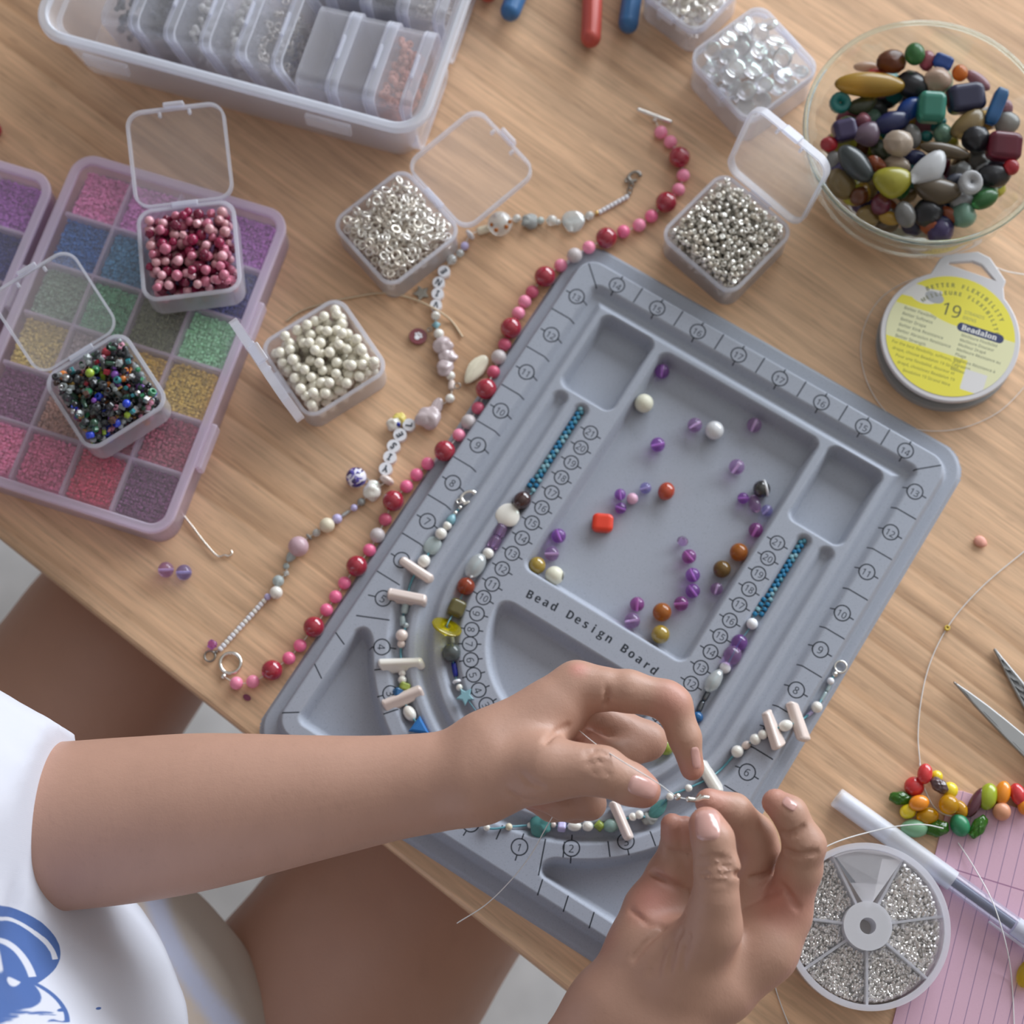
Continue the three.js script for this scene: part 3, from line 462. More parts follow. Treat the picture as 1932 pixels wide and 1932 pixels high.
    if (sh === 'block') m.scale.multiplyScalar(0.95);
  }
  // the beads beneath, wholly under the ones on top
  const low = []; for (let k = 0; k < 90; k++) { const a = rr(0, 6.28), r = 0.046 * Math.sqrt(rnd()), y = 0.0125 + Math.max(0, r - 0.03) * 0.7 + rr(0, 0.014); low.push({ x: r * Math.cos(a), z: r * Math.sin(a), y, r: rr(0.0055, 0.0075) }); }
  const cols = Object.values(K).map(col), m = instanced('sea_glass_beads', nug[1], glass([1, 1, 1], 0.2), low, (o, q) => { o.position.set(q.x, q.y, q.z); o.rotation.set(rr(0, 6), rr(0, 6), rr(0, 6)); o.scale.setScalar(q.r); }, () => pick(cols));
  m.position.copy(c); tag(m, 'coloured sea glass beads buried low in the glass bowl', 'beads'); scene.add(m);
}
// ---------- spool of beading wire ----------
{
  const T = 0.0165, top = W(1793, 634, T), R = 131 * mpp(top), g = thing('wire_spool', 'white plastic spool of beading wire with yellow printed label', 'wire spool', V3(top.x, 0, top.z));
  const tabDir = W(1838, 502, T).sub(top); g.rotation.y = Math.atan2(tabDir.x, tabDir.z) + Math.PI;    // local -z: towards the hanging tab
  const white = phy([0.62, 0.60, 0.62], 0.35), soft = phy([0.42, 0.42, 0.42], 0.45, { transmission: 0.25, thickness: 0 });
  const shape = new THREE.Shape(); const A = Math.asin(0.56); shape.absarc(0, 0, R, Math.PI / 2 + A, Math.PI / 2 - A + 2 * Math.PI, false);
  for (const [x, y] of [[0.50, 0.98], [0.50, 1.10], [0.18, 1.37], [-0.02, 1.40], [-0.42, 1.20], [-0.50, 1.10], [-0.53, 0.96]]) shape.lineTo(x * R, y * R);
  const hole = new THREE.Path([[-0.36, 1.06], [-0.35, 1.09], [-0.04, 1.225], [0.10, 1.215], [0.36, 1.05]].map(([x, y]) => new THREE.Vector2(x * R, y * R))); shape.holes.push(hole);
  mesh('top_flange', up(shape, T - 0.0032, 0.0032, 0.0006, 40), white, g);
  mesh('wire_core', new THREE.CylinderGeometry(R * 0.93, R * 0.93, T - 0.006, 64), metal([0.5, 0.49, 0.47], 0.5), g, V3(0, T / 2, 0));
  mesh('bottom_flange', new THREE.CylinderGeometry(R * 1.0, R * 1.0, 0.0048, 72), soft, g, V3(0, 0.0024, 0));
  const label = canvasTex(1024, 1024, (x) => {
    x.fillStyle = '#dcdab0'; x.fillRect(0, 0, 1024, 1024);
    x.fillStyle = '#e3d84a';
    x.beginPath(); x.moveTo(0, 0); x.lineTo(1024, 0); x.lineTo(1024, 400); x.lineTo(930, 400); x.lineTo(740, 392); x.bezierCurveTo(560, 430, 420, 420, 300, 372); x.lineTo(30, 372); x.lineTo(0, 372); x.fill();
    x.beginPath(); x.moveTo(0, 668); x.lineTo(700, 668); x.lineTo(700, 900); x.lineTo(1024, 900); x.lineTo(1024, 1024); x.lineTo(0, 1024); x.fill();
    x.fillStyle = '#d9d6d2'; x.beginPath(); x.moveTo(20, 180); x.lineTo(180, 170); x.bezierCurveTo(260, 190, 300, 160, 350, 170); x.lineTo(350, 250); x.bezierCurveTo(300, 330, 180, 330, 130, 290); x.lineTo(10, 300); x.fill();
    x.fillStyle = '#a9aaae'; x.beginPath(); x.ellipse(300, 236, 78, 48, 0.1, 0, 7); x.fill();
    x.fillStyle = '#6f7046'; x.textAlign = 'center';
    const arcText = (s, r, size, a0) => { x.font = 'bold ' + size + 'px sans-serif'; const step = size * 0.80 / r; for (let k = 0; k < s.length; k++) { const a = a0 + (k - (s.length - 1) / 2) * step; x.save(); x.translate(512 + r * Math.sin(a), 512 - r * Math.cos(a)); x.rotate(a); x.fillText(s[k], 0, 0); x.restore(); } };
    arcText('BETTER FLEXIBILITY', 418, 50, 0.10); arcText('MEILLEURE FLEXIBILITÉ', 352, 46, 0.14);
    x.textAlign = 'left'; x.fillStyle = '#4a4d3c'; x.font = '150px sans-serif'; x.fillText('19', 376, 352);
    x.fillStyle = '#8d8c5c'; x.font = '40px sans-serif'; x.fillText('STRANDS', 560, 292); x.fillText('BRINS', 560, 340);
    x.fillStyle = '#2b3560'; x.beginPath(); x.roundRect ? x.roundRect(540, 372, 380, 74, 34) : x.rect(540, 372, 380, 74); x.fill();
    x.fillStyle = '#f0eee8'; x.font = 'bold 62px serif'; x.fillText('Beadalon', 574, 430);
    x.fillStyle = '#4b5142'; x.font = '37px sans-serif';
    ['Better Flexibility', 'Better Softness', 'Better Drape', 'Better Kink Resistance', 'Better Abrasion Resistance', 'Better Strength'].forEach((s, k) => x.fillText(s, 96, 412 + k * 50));
    x.font = '34px sans-serif';
    ['Meilleure Flexibilité', 'Meilleure Douceur', 'Meilleur Drapé', 'Meilleure Résistance au', 'Pliage', "Meilleure Résistance à", "l'abrasion", 'Meilleure Force'].forEach((s, k) => x.fillText(s, 590, 486 + k * 43));
    x.fillStyle = '#6d6c34'; x.font = '35px sans-serif';
    ['For the best flexibility, softness, and', 'drape, choose Beadalon 19 Strand', 'Pour une flexibilité, douceur et', 'drapé, choisissez Beadalon 19', 'Beadalon 19 Strand Wire'].forEach((s, k) => x.fillText(s, 86 + [0, 20, 60, 90, 150][k], 716 + k * 52));
    x.fillStyle = '#d7d4d4'; x.fillRect(706, 740, 176, 176);
  });
  const disc = new THREE.CircleGeometry(R * 0.925, 64).rotateX(-Math.PI / 2), lm = mesh('label', disc, std('#ffffff', 0.45, { map: label }), g, V3(0, T + 0.0002, 0)); lm.rotation.y = 0.02;
}
// ---------- round box of crimp tubes ----------
{
  const H = 0.017, top = W(1637, 1747, H), R = 151 * mpp(top), g = thing('round_findings_box', 'round clear box of silver crimp tubes in wedge compartments', 'round box', V3(top.x, 0, top.z));
  const wp = clearPlastic([0.93, 0.93, 0.95], 0.4, 0.8), wl = clearPlastic([0.97, 0.97, 0.98], 0.12, 0.98), solid = clearPlastic([0.90, 0.90, 0.94], 0.6, 0.5);
  const ringG = (r, t, y, h) => { const s = new THREE.Shape(); s.absarc(0, 0, r, 0, 2 * Math.PI); const q = new THREE.Path(); q.absarc(0, 0, r - t, 0, 2 * Math.PI); s.holes.push(q); return up(s, y, h, 0, 48); };
  mesh('base', merged([ringG(R, 0.0016, 0, H - 0.002), new THREE.CylinderGeometry(R, R, 0.0014, 64).translate(0, 0.0007, 0)]), wp, g);
  mesh('lid_rim', ringG(R + 0.0012, 0.0030, H - 0.0026, 0.003), clearPlastic([0.93, 0.93, 0.97], 0.5, 0.68), g);
  mesh('hub', ringG(0.0118, 0.0078, 0.0015, H - 0.0005), solid, g);
  // screen angle (clockwise from right) to direction on the table
  const dirOf = (deg) => { const a = deg * Math.PI / 180, p = W(1637 + 100 * Math.cos(a), 1747 + 100 * Math.sin(a), H).sub(top); p.y = 0; return p.normalize(); };
  const D = [-62, -7.5, 41, 90, 145.5, 187.5, 244.5];
  const ang = D.map((d) => { const p = dirOf(d); return Math.atan2(p.z, p.x); });
  for (const a of ang) { const m = mesh('divider', new THREE.BoxGeometry(R - 0.0125, H - 0.003, 0.0012), solid, g, V3(Math.cos(a) * (R + 0.0105) / 2, (H - 0.003) / 2 + 0.0012, Math.sin(a) * (R + 0.0105) / 2)); m.rotation.y = -a; }
  const wedge = new THREE.Shape(); { let a0 = -ang[6], a1 = -ang[0]; while (a1 > a0) a1 -= 2 * Math.PI; wedge.moveTo(0.008 * Math.cos((a0 + a1) / 2), 0.008 * Math.sin((a0 + a1) / 2)); for (let k = 0; k <= 24; k++) { const a = a0 + (a1 - a0) * k / 24; wedge.lineTo((R - 0.002) * Math.cos(a), (R - 0.002) * Math.sin(a)); } }
  mesh('shut_wedge', up(wedge, H - 0.0024, 0.0012, 0, 24), phy([0.72, 0.71, 0.74], 0.45), g);
  mesh('lid', new THREE.CylinderGeometry(R - 0.003, R - 0.003, 0.0008, 64).translate(0, H - 0.0008, 0), wl, g);
  const sil = metal([0.80, 0.77, 0.72], 0.22), names = ['wide', 'large', 'medium', 'fine', 'short', 'small'];
  for (let k = 0; k < 6; k++) {
    let a0 = ang[k], a1 = ang[k + 1]; while (a1 < a0) a1 += 2 * Math.PI; const big = k < 2 ? 1.25 : k < 4 ? 0.95 : 0.78, list = [];
    for (let n = 0; n < (k < 2 ? 750 : 1150); n++) { const r = Math.sqrt(rr(0.0128 ** 2, (R - 0.0036) ** 2)), m = 0.0012 / r, a = rr(a0 + m, a1 - m); list.push({ x: r * Math.cos(a), z: r * Math.sin(a), y: rr(0.006, 0.0105) + 0.0015 * vnoise(r * 300, a * 6), r: 0.0011 * big * rr(0.85, 1.1) }); }
    const s = instanced(numbered('crimp_tubes'), TUBE, sil, list, (o, q) => { o.position.set(q.x, q.y, q.z); o.rotation.set(rr(0.9, 2.2), rr(0, 6.28), rr(-0.5, 0.5)); o.scale.set(q.r, q.r * 1.05, q.r); });
    s.position.copy(g.position); scene.add(s);
    tag(s, `silver ${names[k]} crimp tubes ${['beside the shut wedge, over the pink paper', 'in the second wedge over the pink paper', 'in the third wedge over the pink paper', 'in the wedge over bare wood', 'in the wedge under the hand', 'in the half hidden wedge beside the thumb side of the shut one'][k]} of the round box`, 'crimp tubes');
    const bed = new THREE.Shape(); bed.absarc(0, 0, R - 0.0024, -a0 - 0.03, -a1 + 0.03, true); bed.absarc(0, 0, 0.0122, -a1 + 0.05, -a0 - 0.05, false);
    mesh('tube_bed', up(bed, 0.0014, 0.0052, 0, 12), std([0.36, 0.34, 0.31], 0.6, { metalness: 0.6 }), s).userData.kind = 'stuff';
  }
}
// ---------- lined pink paper, gel pen ----------
{
  const a = W(1795, 1487, 0), b = W(1683, 1932, 0), dn = b.clone().sub(a).normalize(), rt = V3(-dn.z, 0, dn.x), w = 0.155, d = 0.21;
  const paper = canvasTex(1024, 1400, (x, cw, ch) => {
    x.fillStyle = '#d8b0c3'; x.fillRect(0, 0, cw, ch);
    for (let k = 0; k < 9000; k++) { x.fillStyle = rnd() > 0.5 ? 'rgba(255,235,245,0.10)' : 'rgba(120,70,110,0.07)'; x.fillRect(rnd() * cw, rnd() * ch, 3, 2); }
    x.strokeStyle = '#8d7396'; x.lineWidth = 2.2; for (let k = 1; k < 26; k++) { x.beginPath(); x.moveTo(k * 45 - 6, 0); x.lineTo(k * 45 - 6, ch); x.stroke(); }
    x.strokeStyle = '#9c6f8e'; x.lineWidth = 4; x.beginPath(); x.moveTo(0, 262); x.lineTo(cw, 262); x.stroke();
    x.strokeStyle = '#5d4f73'; x.lineWidth = 5; x.beginPath(); x.moveTo(470, 128); x.lineTo(540, 96); x.lineTo(520, 150); x.stroke();
  });
  const g = up(rrShape(w, d, 0.006), 0, 0.0012, 0.0002), p = g.attributes.position, uv = g.attributes.uv; for (let i = 0; i < p.count; i++) uv.setXY(i, p.getX(i) / w + 0.5, 0.5 - p.getZ(i) / d);
  const m = solo('paper_pad', g, std('#ffffff', 0.85, { map: paper }), 'pink lined paper pad partly under the round box', 'paper', null, a.clone().addScaledVector(dn, d / 2).addScaledVector(rt, -w / 2));
  m.rotation.y = Math.atan2(dn.x, dn.z); if (rt.dot(W(1900, 1600).sub(W(1700, 1600))) > 0) m.position.addScaledVector(rt, w);
  // pen: from the cap's end to beyond the frame
  const R = 0.0052, p0 = W(1577, 1503, R), p1 = W(1922, 1752, R + 0.0014), ax = p1.clone().sub(p0).normalize(), pen = thing('gel_pen', 'translucent gel pen with frosted cap lying over pink paper', 'pen', p0.clone().setY(0));
  const q = new THREE.Quaternion().setFromUnitVectors(V3(0, 1, 0), ax), tilt = (m) => { m.position.set(0, p0.y, 0); m.quaternion.copy(q); return m; };
  const lathe = (pts, n = 24) => new THREE.LatheGeometry(pts.map(([x, y]) => new THREE.Vector2(x, y)), n);
  const s = mpp(p0), L = (px) => px * s;
  tilt(mesh('cap', lathe([[0, 0], [R * 0.86, 0], [R, 0.0008], [R * 1.02, L(60)], [R * 1.04, L(262)], [R * 0.96, L(262)], [R * 0.94, L(60)], [R * 0.86, 0.002], [0, 0.002]]), clearPlastic([0.94, 0.95, 0.98], 0.45, 0.76), pen));
  tilt(mesh('cap_core', lathe([[0, 0.003], [R * 0.62, 0.003], [R * 0.66, L(120)], [0, L(122)]]), clearPlastic([0.90, 0.91, 0.95], 0.6, 0.5), pen));
  tilt(mesh('barrel', lathe([[R * 0.30, L(205)], [R * 0.93, L(235)], [R * 0.93, L(560)], [0, L(560)]]), clearPlastic([0.86, 0.88, 0.95], 0.22, 0.85), pen));
  tilt(mesh('ink_refill', lathe([[0, L(232)], [R * 0.46, L(234)], [R * 0.50, L(395)], [0, L(396)]]), phy([0.045, 0.06, 0.13], 0.25), pen));
  tilt(mesh('grip_ring', lathe([[R * 0.5, L(398)], [R * 0.96, L(398)], [R * 0.96, L(428)], [R * 0.5, L(428)]]), clearPlastic([0.80, 0.82, 0.88], 0.5, 0.5), pen));
  tilt(mesh('ink_tube', lathe([[0, L(430)], [R * 0.48, L(430)], [R * 0.48, L(550)], [0, L(550)]]), phy([0.06, 0.09, 0.20], 0.3), pen));
  const clip = mesh('clip', new RoundedBoxGeometry(0.0022, L(150), 0.0014, 2, 0.0006), clearPlastic([0.88, 0.88, 0.95], 0.4, 0.6), pen); clip.quaternion.copy(q); clip.position.copy(ax.clone().multiplyScalar(L(430)).add(V3(0, p0.y, 0)).addScaledVector(ax.clone().cross(V3(0, 1, 0)).normalize(), R + 0.0008));
}
// ---------- scissors and pliers ----------
{
  const steel = std([0.36, 0.36, 0.36], 0.5, { metalness: 0.8 }), y = 0.004, piv = W(2105, 1570, y), g = thing('scissors', 'open steel scissors with pointed blades on bare wood', 'scissors', piv.clone().setY(0));
  const blade = (tip, wpx, side) => {
    const t = W(...tip, y).sub(piv).setY(0), L = t.length(), s = new THREE.Shape(), wd = 0.0105; s.moveTo(0, -wd * 0.5); s.lineTo(L * 0.45, -wd * 0.5); s.quadraticCurveTo(L * 0.8, -wd * 0.42, L, 0); s.lineTo(L * 0.995, 0.0006); s.quadraticCurveTo(L * 0.6, wd * 0.5, 0, wd * 0.55); s.lineTo(0, -wd * 0.5);
    if (side < 0) { const pts = s.getPoints(12).map((p) => new THREE.Vector2(p.x, -p.y)); s.setFromPoints(pts.reverse()); }
    const m = mesh('blade', up(s, 0, 0.0024, 0.0007), steel, g, V3(0, side > 0 ? 0.003 : 0.0006, 0)); m.rotation.y = Math.atan2(-t.z, t.x);
    const red = std([0.06, 0.06, 0.07], 0.5), back = t.clone().normalize().negate(), loop = mesh('finger_loop', new THREE.TorusGeometry(0.019, 0.0042, 10, 28).rotateX(Math.PI / 2).scale(1.35, 1, 1), red, g, back.clone().multiplyScalar(0.085).setY(0.0046)); loop.rotation.y = m.rotation.y;
    const sh = mesh('shank', new RoundedBoxGeometry(0.064, 0.005, 0.009, 2, 0.002), steel, g, back.clone().multiplyScalar(0.030).setY(side > 0 ? 0.0045 : 0.0030)); sh.rotation.y = m.rotation.y;
  };
  blade([1799, 1286], 40, 1); blade([1877, 1222], 40, -1);
  mesh('pivot_screw', new THREE.CylinderGeometry(0.004, 0.0042, 0.0075, 20), metal([0.6, 0.6, 0.6], 0.3), g, V3(0, 0.0038, 0));
  const red = phy([0.48, 0.075, 0.055], 0.42), blue = phy([0.035, 0.13, 0.30], 0.42);
  const plier = (label, tipR, tipB, joint) => {
    const h = 0.009, j = W(...joint, h), p = thing('pliers', label, 'pliers', j.clone().setY(0));
    for (const [n, tip, m, dirn] of [['red_grip', tipR, red, 1], ['blue_grip', tipB, blue, -1]]) {
      const t = W(...tip, h).sub(j), mid = t.clone().multiplyScalar(0.5), sid = V3(-t.z, 0, t.x).normalize().multiplyScalar(0.006 * dirn); mid.add(sid);
      const cv = new THREE.CatmullRomCurve3([t.clone().multiplyScalar(0.18), mid, t.clone().multiplyScalar(0.96)].map((q) => q.setY(h)));
      const geo = new THREE.TubeGeometry(cv, 30, 0.0058, 14, false); displaced(geo, (v) => { v.y = h + (v.y - h) * 1.15; }); 
      mesh(n, merged([geo, new THREE.SphereGeometry(0.0058, 14, 10).scale(1, 1.15, 1).translate(t.x * 0.96, h, t.z * 0.96)]), m, p);
    }
    const hd = j.clone().sub(W((tipR[0] + tipB[0]) / 2, (tipR[1] + tipB[1]) / 2, h)).setY(0).normalize();
    const head = mesh('jaw', new RoundedBoxGeometry(0.013, 0.009, 0.05, 3, 0.003), metal([0.5, 0.5, 0.5], 0.35), p, hd.clone().multiplyScalar(0.018).setY(0.006)); head.rotation.y = Math.atan2(hd.x, hd.z);
  };
  plier('red and blue handled pliers beside the storage box, only handle ends showing', [916, -4], [960, 34], [1040, -290]);
  plier('red and blue handled pliers beside the box of silver chips', [1112, 84], [1186, 56], [1178, -250]);
}
// ---------- strung beads ----------
const font = await new FontLoader().loadAsync('fonts/droid/droid_sans_bold.typeface.json');
const B = {
  pink: phy([0.90, 0.175, 0.34], 0.30, { clearcoat: 0.3 }), pink2: phy([0.92, 0.29, 0.44], 0.34, { clearcoat: 0.2 }), rose: phy([0.62, 0.11, 0.19], 0.36), red: phy([0.34, 0.014, 0.035], 0.16, { clearcoat: 1, clearcoatRoughness: 0.03 }), milk: phy([0.74, 0.66, 0.66], 0.35, { transmission: 0.25, thickness: 0.008 }),
  silver: metal([0.80, 0.78, 0.74], 0.22), dull: metal([0.30, 0.28, 0.26], 0.35), gold: metal([0.75, 0.52, 0.2], 0.3), hematite: metal([0.16, 0.17, 0.19], 0.18),
  pearl: phy([0.82, 0.78, 0.72], 0.20, { clearcoat: 1, iridescence: 0.35, iridescenceIOR: 1.4, sheen: 0.4, sheenColor: lin(0.9, 0.8, 0.9) }), blush: phy([0.74, 0.62, 0.57], 0.26, { clearcoat: 0.6, iridescence: 0.4, iridescenceIOR: 1.5 }), lilacPearl: phy([0.55, 0.45, 0.46], 0.25, { clearcoat: 0.7, iridescence: 0.5, iridescenceIOR: 1.5 }),
  white: phy([0.80, 0.80, 0.84], 0.35), cream: phy([0.74, 0.66, 0.50], 0.4), ivory: phy([0.74, 0.72, 0.58], 0.4),
  clear: phy([0.86, 0.90, 0.90], 0.08, { transmission: 0.62, thickness: 0.004, ior: 1.5, clearcoat: 1 }), clearTube: phy([0.66, 0.80, 0.82], 0.12, { transmission: 0.5, thickness: 0.004, clearcoat: 1 }), ice: gem([0.70, 0.80, 0.80], 0.35, 0.5), lavender: phy([0.55, 0.50, 0.78], 0.3), quartz: phy([0.72, 0.50, 0.56], 0.3, { transmission: 0.3, thickness: 0.008 }),
  purple: gem([0.58, 0.24, 0.78], 0.06, 0.88), lightPurple: gem([0.74, 0.50, 0.82], 0.1, 0.9), magenta: gem([0.62, 0.20, 0.58], 0.08, 0.85), aura: gem([0.56, 0.50, 0.90], 0.06, 0.88), hole: phy([0.85, 0.80, 0.90], 0.5), plum: phy([0.20, 0.035, 0.09], 0.35),
  turq: phy([0.015, 0.17, 0.33], 0.2), aqua: phy([0.09, 0.33, 0.44], 0.2, { transmission: 0.3, thickness: 0.002 }), sky: phy([0.30, 0.56, 0.64], 0.2, { transmission: 0.3, thickness: 0.002 }), blue: phy([0.01, 0.13, 0.50], 0.35), cobalt: phy([0.012, 0.02, 0.26], 0.15), blueGlass: gem([0.05, 0.25, 0.60], 0.1, 0.6), azure: phy([0.02, 0.16, 0.46], 0.7),
  garnet: phy([0.045, 0.014, 0.014], 0.08, { clearcoat: 1 }), amberRed: gem([0.55, 0.10, 0.04], 0.08, 0.6), olive: gem([0.20, 0.17, 0.06], 0.12, 0.45), yellow: gem([0.78, 0.66, 0.02], 0.06, 0.85), lime: phy([0.46, 0.56, 0.10], 0.25, { transmission: 0.4, thickness: 0.004 }), grey: gem([0.14, 0.16, 0.16], 0.08, 0.4), slate: phy([0.30, 0.31, 0.30], 0.5), teal: gem([0.14, 0.42, 0.40], 0.2, 0.5), mint: gem([0.55, 0.80, 0.72], 0.25, 0.5),
  thread: phy([0.75, 0.72, 0.66], 0.4), tealThread: phy([0.10, 0.30, 0.36], 0.3), nylon: phy([0.80, 0.80, 0.80], 0.25), tan: phy([0.62, 0.48, 0.32], 0.4),
  orange: gem([0.62, 0.20, 0.03], 0.08, 0.6), brown: gem([0.22, 0.12, 0.03], 0.08, 0.4), mustard: phy([0.34, 0.23, 0.03], 0.15, { clearcoat: 1 }), brick: phy([0.42, 0.055, 0.020], 0.2, { clearcoat: 0.6 }), scarlet: phy([0.74, 0.05, 0.02], 0.3), black: phy([0.03, 0.03, 0.03], 0.12, { clearcoat: 1 }), opal: phy([0.70, 0.70, 0.72], 0.2, { clearcoat: 0.8 }), candy: phy([0.72, 0.42, 0.55], 0.35),
};
const G = { ball: BALL, disc: bored(0.25, 1, 0.42), tube: bored(0.3, 1, 1), cube: new RoundedBoxGeometry(2, 2, 2, 4, 0.55), donut: new THREE.TorusGeometry(0.64, 0.36, 10, 20), facet: new THREE.IcosahedronGeometry(1, 1), bicone: new THREE.LatheGeometry([[0.2, -1], [1, 0], [0.2, 1]].map(([x, y]) => new THREE.Vector2(x, y)), 10), drop: new THREE.LatheGeometry([[0.12, -1], [0.55, -0.9], [0.95, -0.45], [1, 0], [0.8, 0.5], [0.42, 0.9], [0.12, 1]].map(([x, y]) => new THREE.Vector2(x, y)), 18), barrel: new THREE.SphereGeometry(1, 18, 12) };
const stickG = [0, 1, 2, 3].map((k) => displaced(mergeVertices(new RoundedBoxGeometry(2, 6.5, 1.5, 5, 0.62).deleteAttribute('uv').deleteAttribute('normal')), (v) => { const n = 0.68 + 0.55 * vnoise(v.x * 0.9 + k * 9, v.y * 0.9 + v.z * 0.9) + 0.12 * vnoise(v.x * 3 + k, v.y * 3 + v.z * 2); v.x *= n * (1 + 0.10 * Math.sin(v.y * 1.3 + k)); v.z *= n; v.x += 0.18 * Math.sin(v.y * 0.8 + k * 2); v.y += 0.3 * v.x * Math.sin(k * 2 + 1); }));
const keshiG = [0, 1, 2].map((k) => displaced(new THREE.SphereGeometry(1, 22, 16), (v) => { const n = 0.72 + 0.5 * vnoise(v.x * 1.6 + k * 11, v.y * 1.6 + v.z * 1.9 + 4); v.multiplyScalar(n); v.y *= 0.62; }));
const petalG = displaced(new THREE.SphereGeometry(1, 24, 14), (v) => { const a = Math.atan2(v.x, v.z); v.y = v.y * 0.42 + 0.16 * v.x * v.x - 0.08 + 0.05 * Math.sin(v.x * 12); v.x *= 1 - 0.30 * Math.max(0, v.z); });
const starG = (() => { const s = new THREE.Shape(); for (let k = 0; k < 10; k++) { const a = k * Math.PI / 5, r = k % 2 ? 0.52 : 1; s[k ? 'lineTo' : 'moveTo'](r * Math.cos(a), r * Math.sin(a)); } return up(s, -0.3, 0.6, 0.12); })();
const coinG = displaced(new THREE.SphereGeometry(1, 26, 16), (v) => { const a = Math.atan2(v.z, v.x); const n = 1 + 0.05 * Math.sin(a * 3 + 1); v.x *= n; v.z *= n; v.y = v.y * 0.36 + 0.05 * Math.sin(v.x * 4); });
const triG = (() => { const s = new THREE.Shape([[0, 1], [-0.95, -0.75], [0.95, -0.75]].map(([x, y]) => new THREE.Vector2(x, y))); return up(s, -0.4, 0.8, 0.3); })();
function holed(m, axis = V3(0, 0, 1)) { const h = mesh('drill_hole', new THREE.CylinderGeometry(0.13, 0.13, 1.7, 8), B.hole, m); h.quaternion.setFromUnitVectors(V3(0, 1, 0), axis); return m; }

// items: [kind, u, v, radius px, material, part name, extra]; 'stick' items: ['stick', u0, v0, half width px, material, name, u1, v1]
function strand(name, label, category, items, o = {}) {
  const pts = items.map((it) => { const [k, u, v, r] = it; const uu = k === 'stick' ? (u + it[6]) / 2 : u, vv = k === 'stick' ? (v + it[7]) / 2 : v; const s = mp(uu, vv, 0.008); const flat = k === 'coin' ? 0.42 : k === 'letter' ? 0.55 : k === 'ring' ? 0.14 : k === 'petal' ? 0.4 : k === 'keshi' ? 0.7 : 1; return rest(uu, vv, r * s * flat + (o.lift || 0)); });
  const base = pts[0].clone().setY(surf(pts[0])), g = thing(name, label, category, base);
  const local = pts.map((p) => p.clone().sub(base));
  if (o.thread !== null) mesh('thread', tubeThrough(local, o.threadR || 0.00026, pts.length * 5, 6), o.thread || B.thread, g);
  items.forEach((it, i) => {
    const [k, u, v, r, m, nm, ex, ex2] = it; if (k === 'gap') return;
    const a = pts[Math.max(0, i - 1)], b = pts[Math.min(pts.length - 1, i + 1)], tan = b.clone().sub(a).setY(0).normalize(), s = mpp(pts[i]), R = r * s;
    const yaw = Math.atan2(tan.x, tan.z);
    let geo = G[k] || BALL, sc = V3(R, R, R), mm;
    const along = () => { mm.quaternion.setFromUnitVectors(V3(0, 1, 0), tan); };
    if (k === 'stick') {
      const p0 = W(u, v, pts[i].y), p1 = W(ex, ex2, pts[i].y), d = p1.clone().sub(p0), L = d.length();
      mm = mesh(nm, stickG[i % 4], m, g, local[i]); mm.quaternion.setFromUnitVectors(V3(0, 1, 0), d.normalize()); mm.scale.set(R * 1.22, L / 6.4, R * 1.1); return;
    }
    if (k === 'keshi') geo = keshiG[i % 3]; if (k === 'coin') geo = coinG; if (k === 'star') geo = starG; if (k === 'petal') geo = petalG; if (k === 'tri') geo = triG;
    if (k === 'ring') geo = new THREE.TorusGeometry(0.86, 0.14, 10, 36).rotateX(Math.PI / 2);
    if (k === 'letter') geo = new THREE.CylinderGeometry(1, 1, 1.1, 24);
    if (k === 'seed') geo = SEED;
    mm = mesh(nm, geo, m, g, local[i]); mm.scale.copy(sc);
    if (['tube', 'disc', 'bicone', 'drop', 'donut', 'cube', 'barrel', 'seed'].includes(k)) { if (k === 'donut') mm.quaternion.setFromUnitVectors(V3(0, 0, 1), tan); else along(); if (['tube', 'drop', 'barrel', 'bicone', 'disc', 'cube'].includes(k) && ex) mm.scale.y = ex * s; if (k === 'drop' && ex2) mm.rotateX(Math.PI); if (k === 'disc' && r > 26) mm.rotateX(0.75); }
    else if (['keshi', 'petal', 'star', 'tri', 'coin', 'letter'].includes(k)) mm.rotation.y = yaw + (typeof ex === 'number' ? ex : 0);
    if (k === 'petal' || k === 'tri') { mm.scale.set(R, R, R * (ex2 || 1.6)); }
    if (k === 'letter') {
      const t = new TextGeometry(ex2, { font, size: 1.05, depth: 0.12, curveSegments: 3 }); t.computeBoundingBox(); const bb = t.boundingBox; t.translate(-(bb.max.x + bb.min.x) / 2, -(bb.max.y + bb.min.y) / 2, 0); t.rotateX(-Math.PI / 2); t.translate(0, 0.52, 0);
      mesh('letter', t, std([0.05, 0.06, 0.08], 0.5), mm);
    }
    if (o.holes && k === 'ball') holed(mm, V3(0, 0, 1));
  });
  return { g, base, pts, local };
}
const lobster = (parent, base, u, v, r, turn, m = B.silver) => {            // lobster clasp lying flat
  const p = rest(u, v, 0.0016).sub(base), s = mp(u, v, 0.01) * r, g = new THREE.Group(); g.name = 'lobster_clasp'; g.position.copy(p); g.rotation.y = turn; parent.add(g);
  mesh('claw', new THREE.TorusGeometry(s * 0.62, s * 0.2, 10, 24, 5.3).rotateX(Math.PI / 2).scale(1, 1, 1.35), m, g); mesh('lever', new RoundedBoxGeometry(s * 0.35, s * 0.4, s * 0.8, 2, s * 0.12), m, g, V3(s * 0.55, 0, s * 0.5)); mesh('end_loop', new THREE.TorusGeometry(s * 0.26, s * 0.1, 8, 16).rotateX(Math.PI / 2), m, g, V3(0, 0, s * 1.15));
};

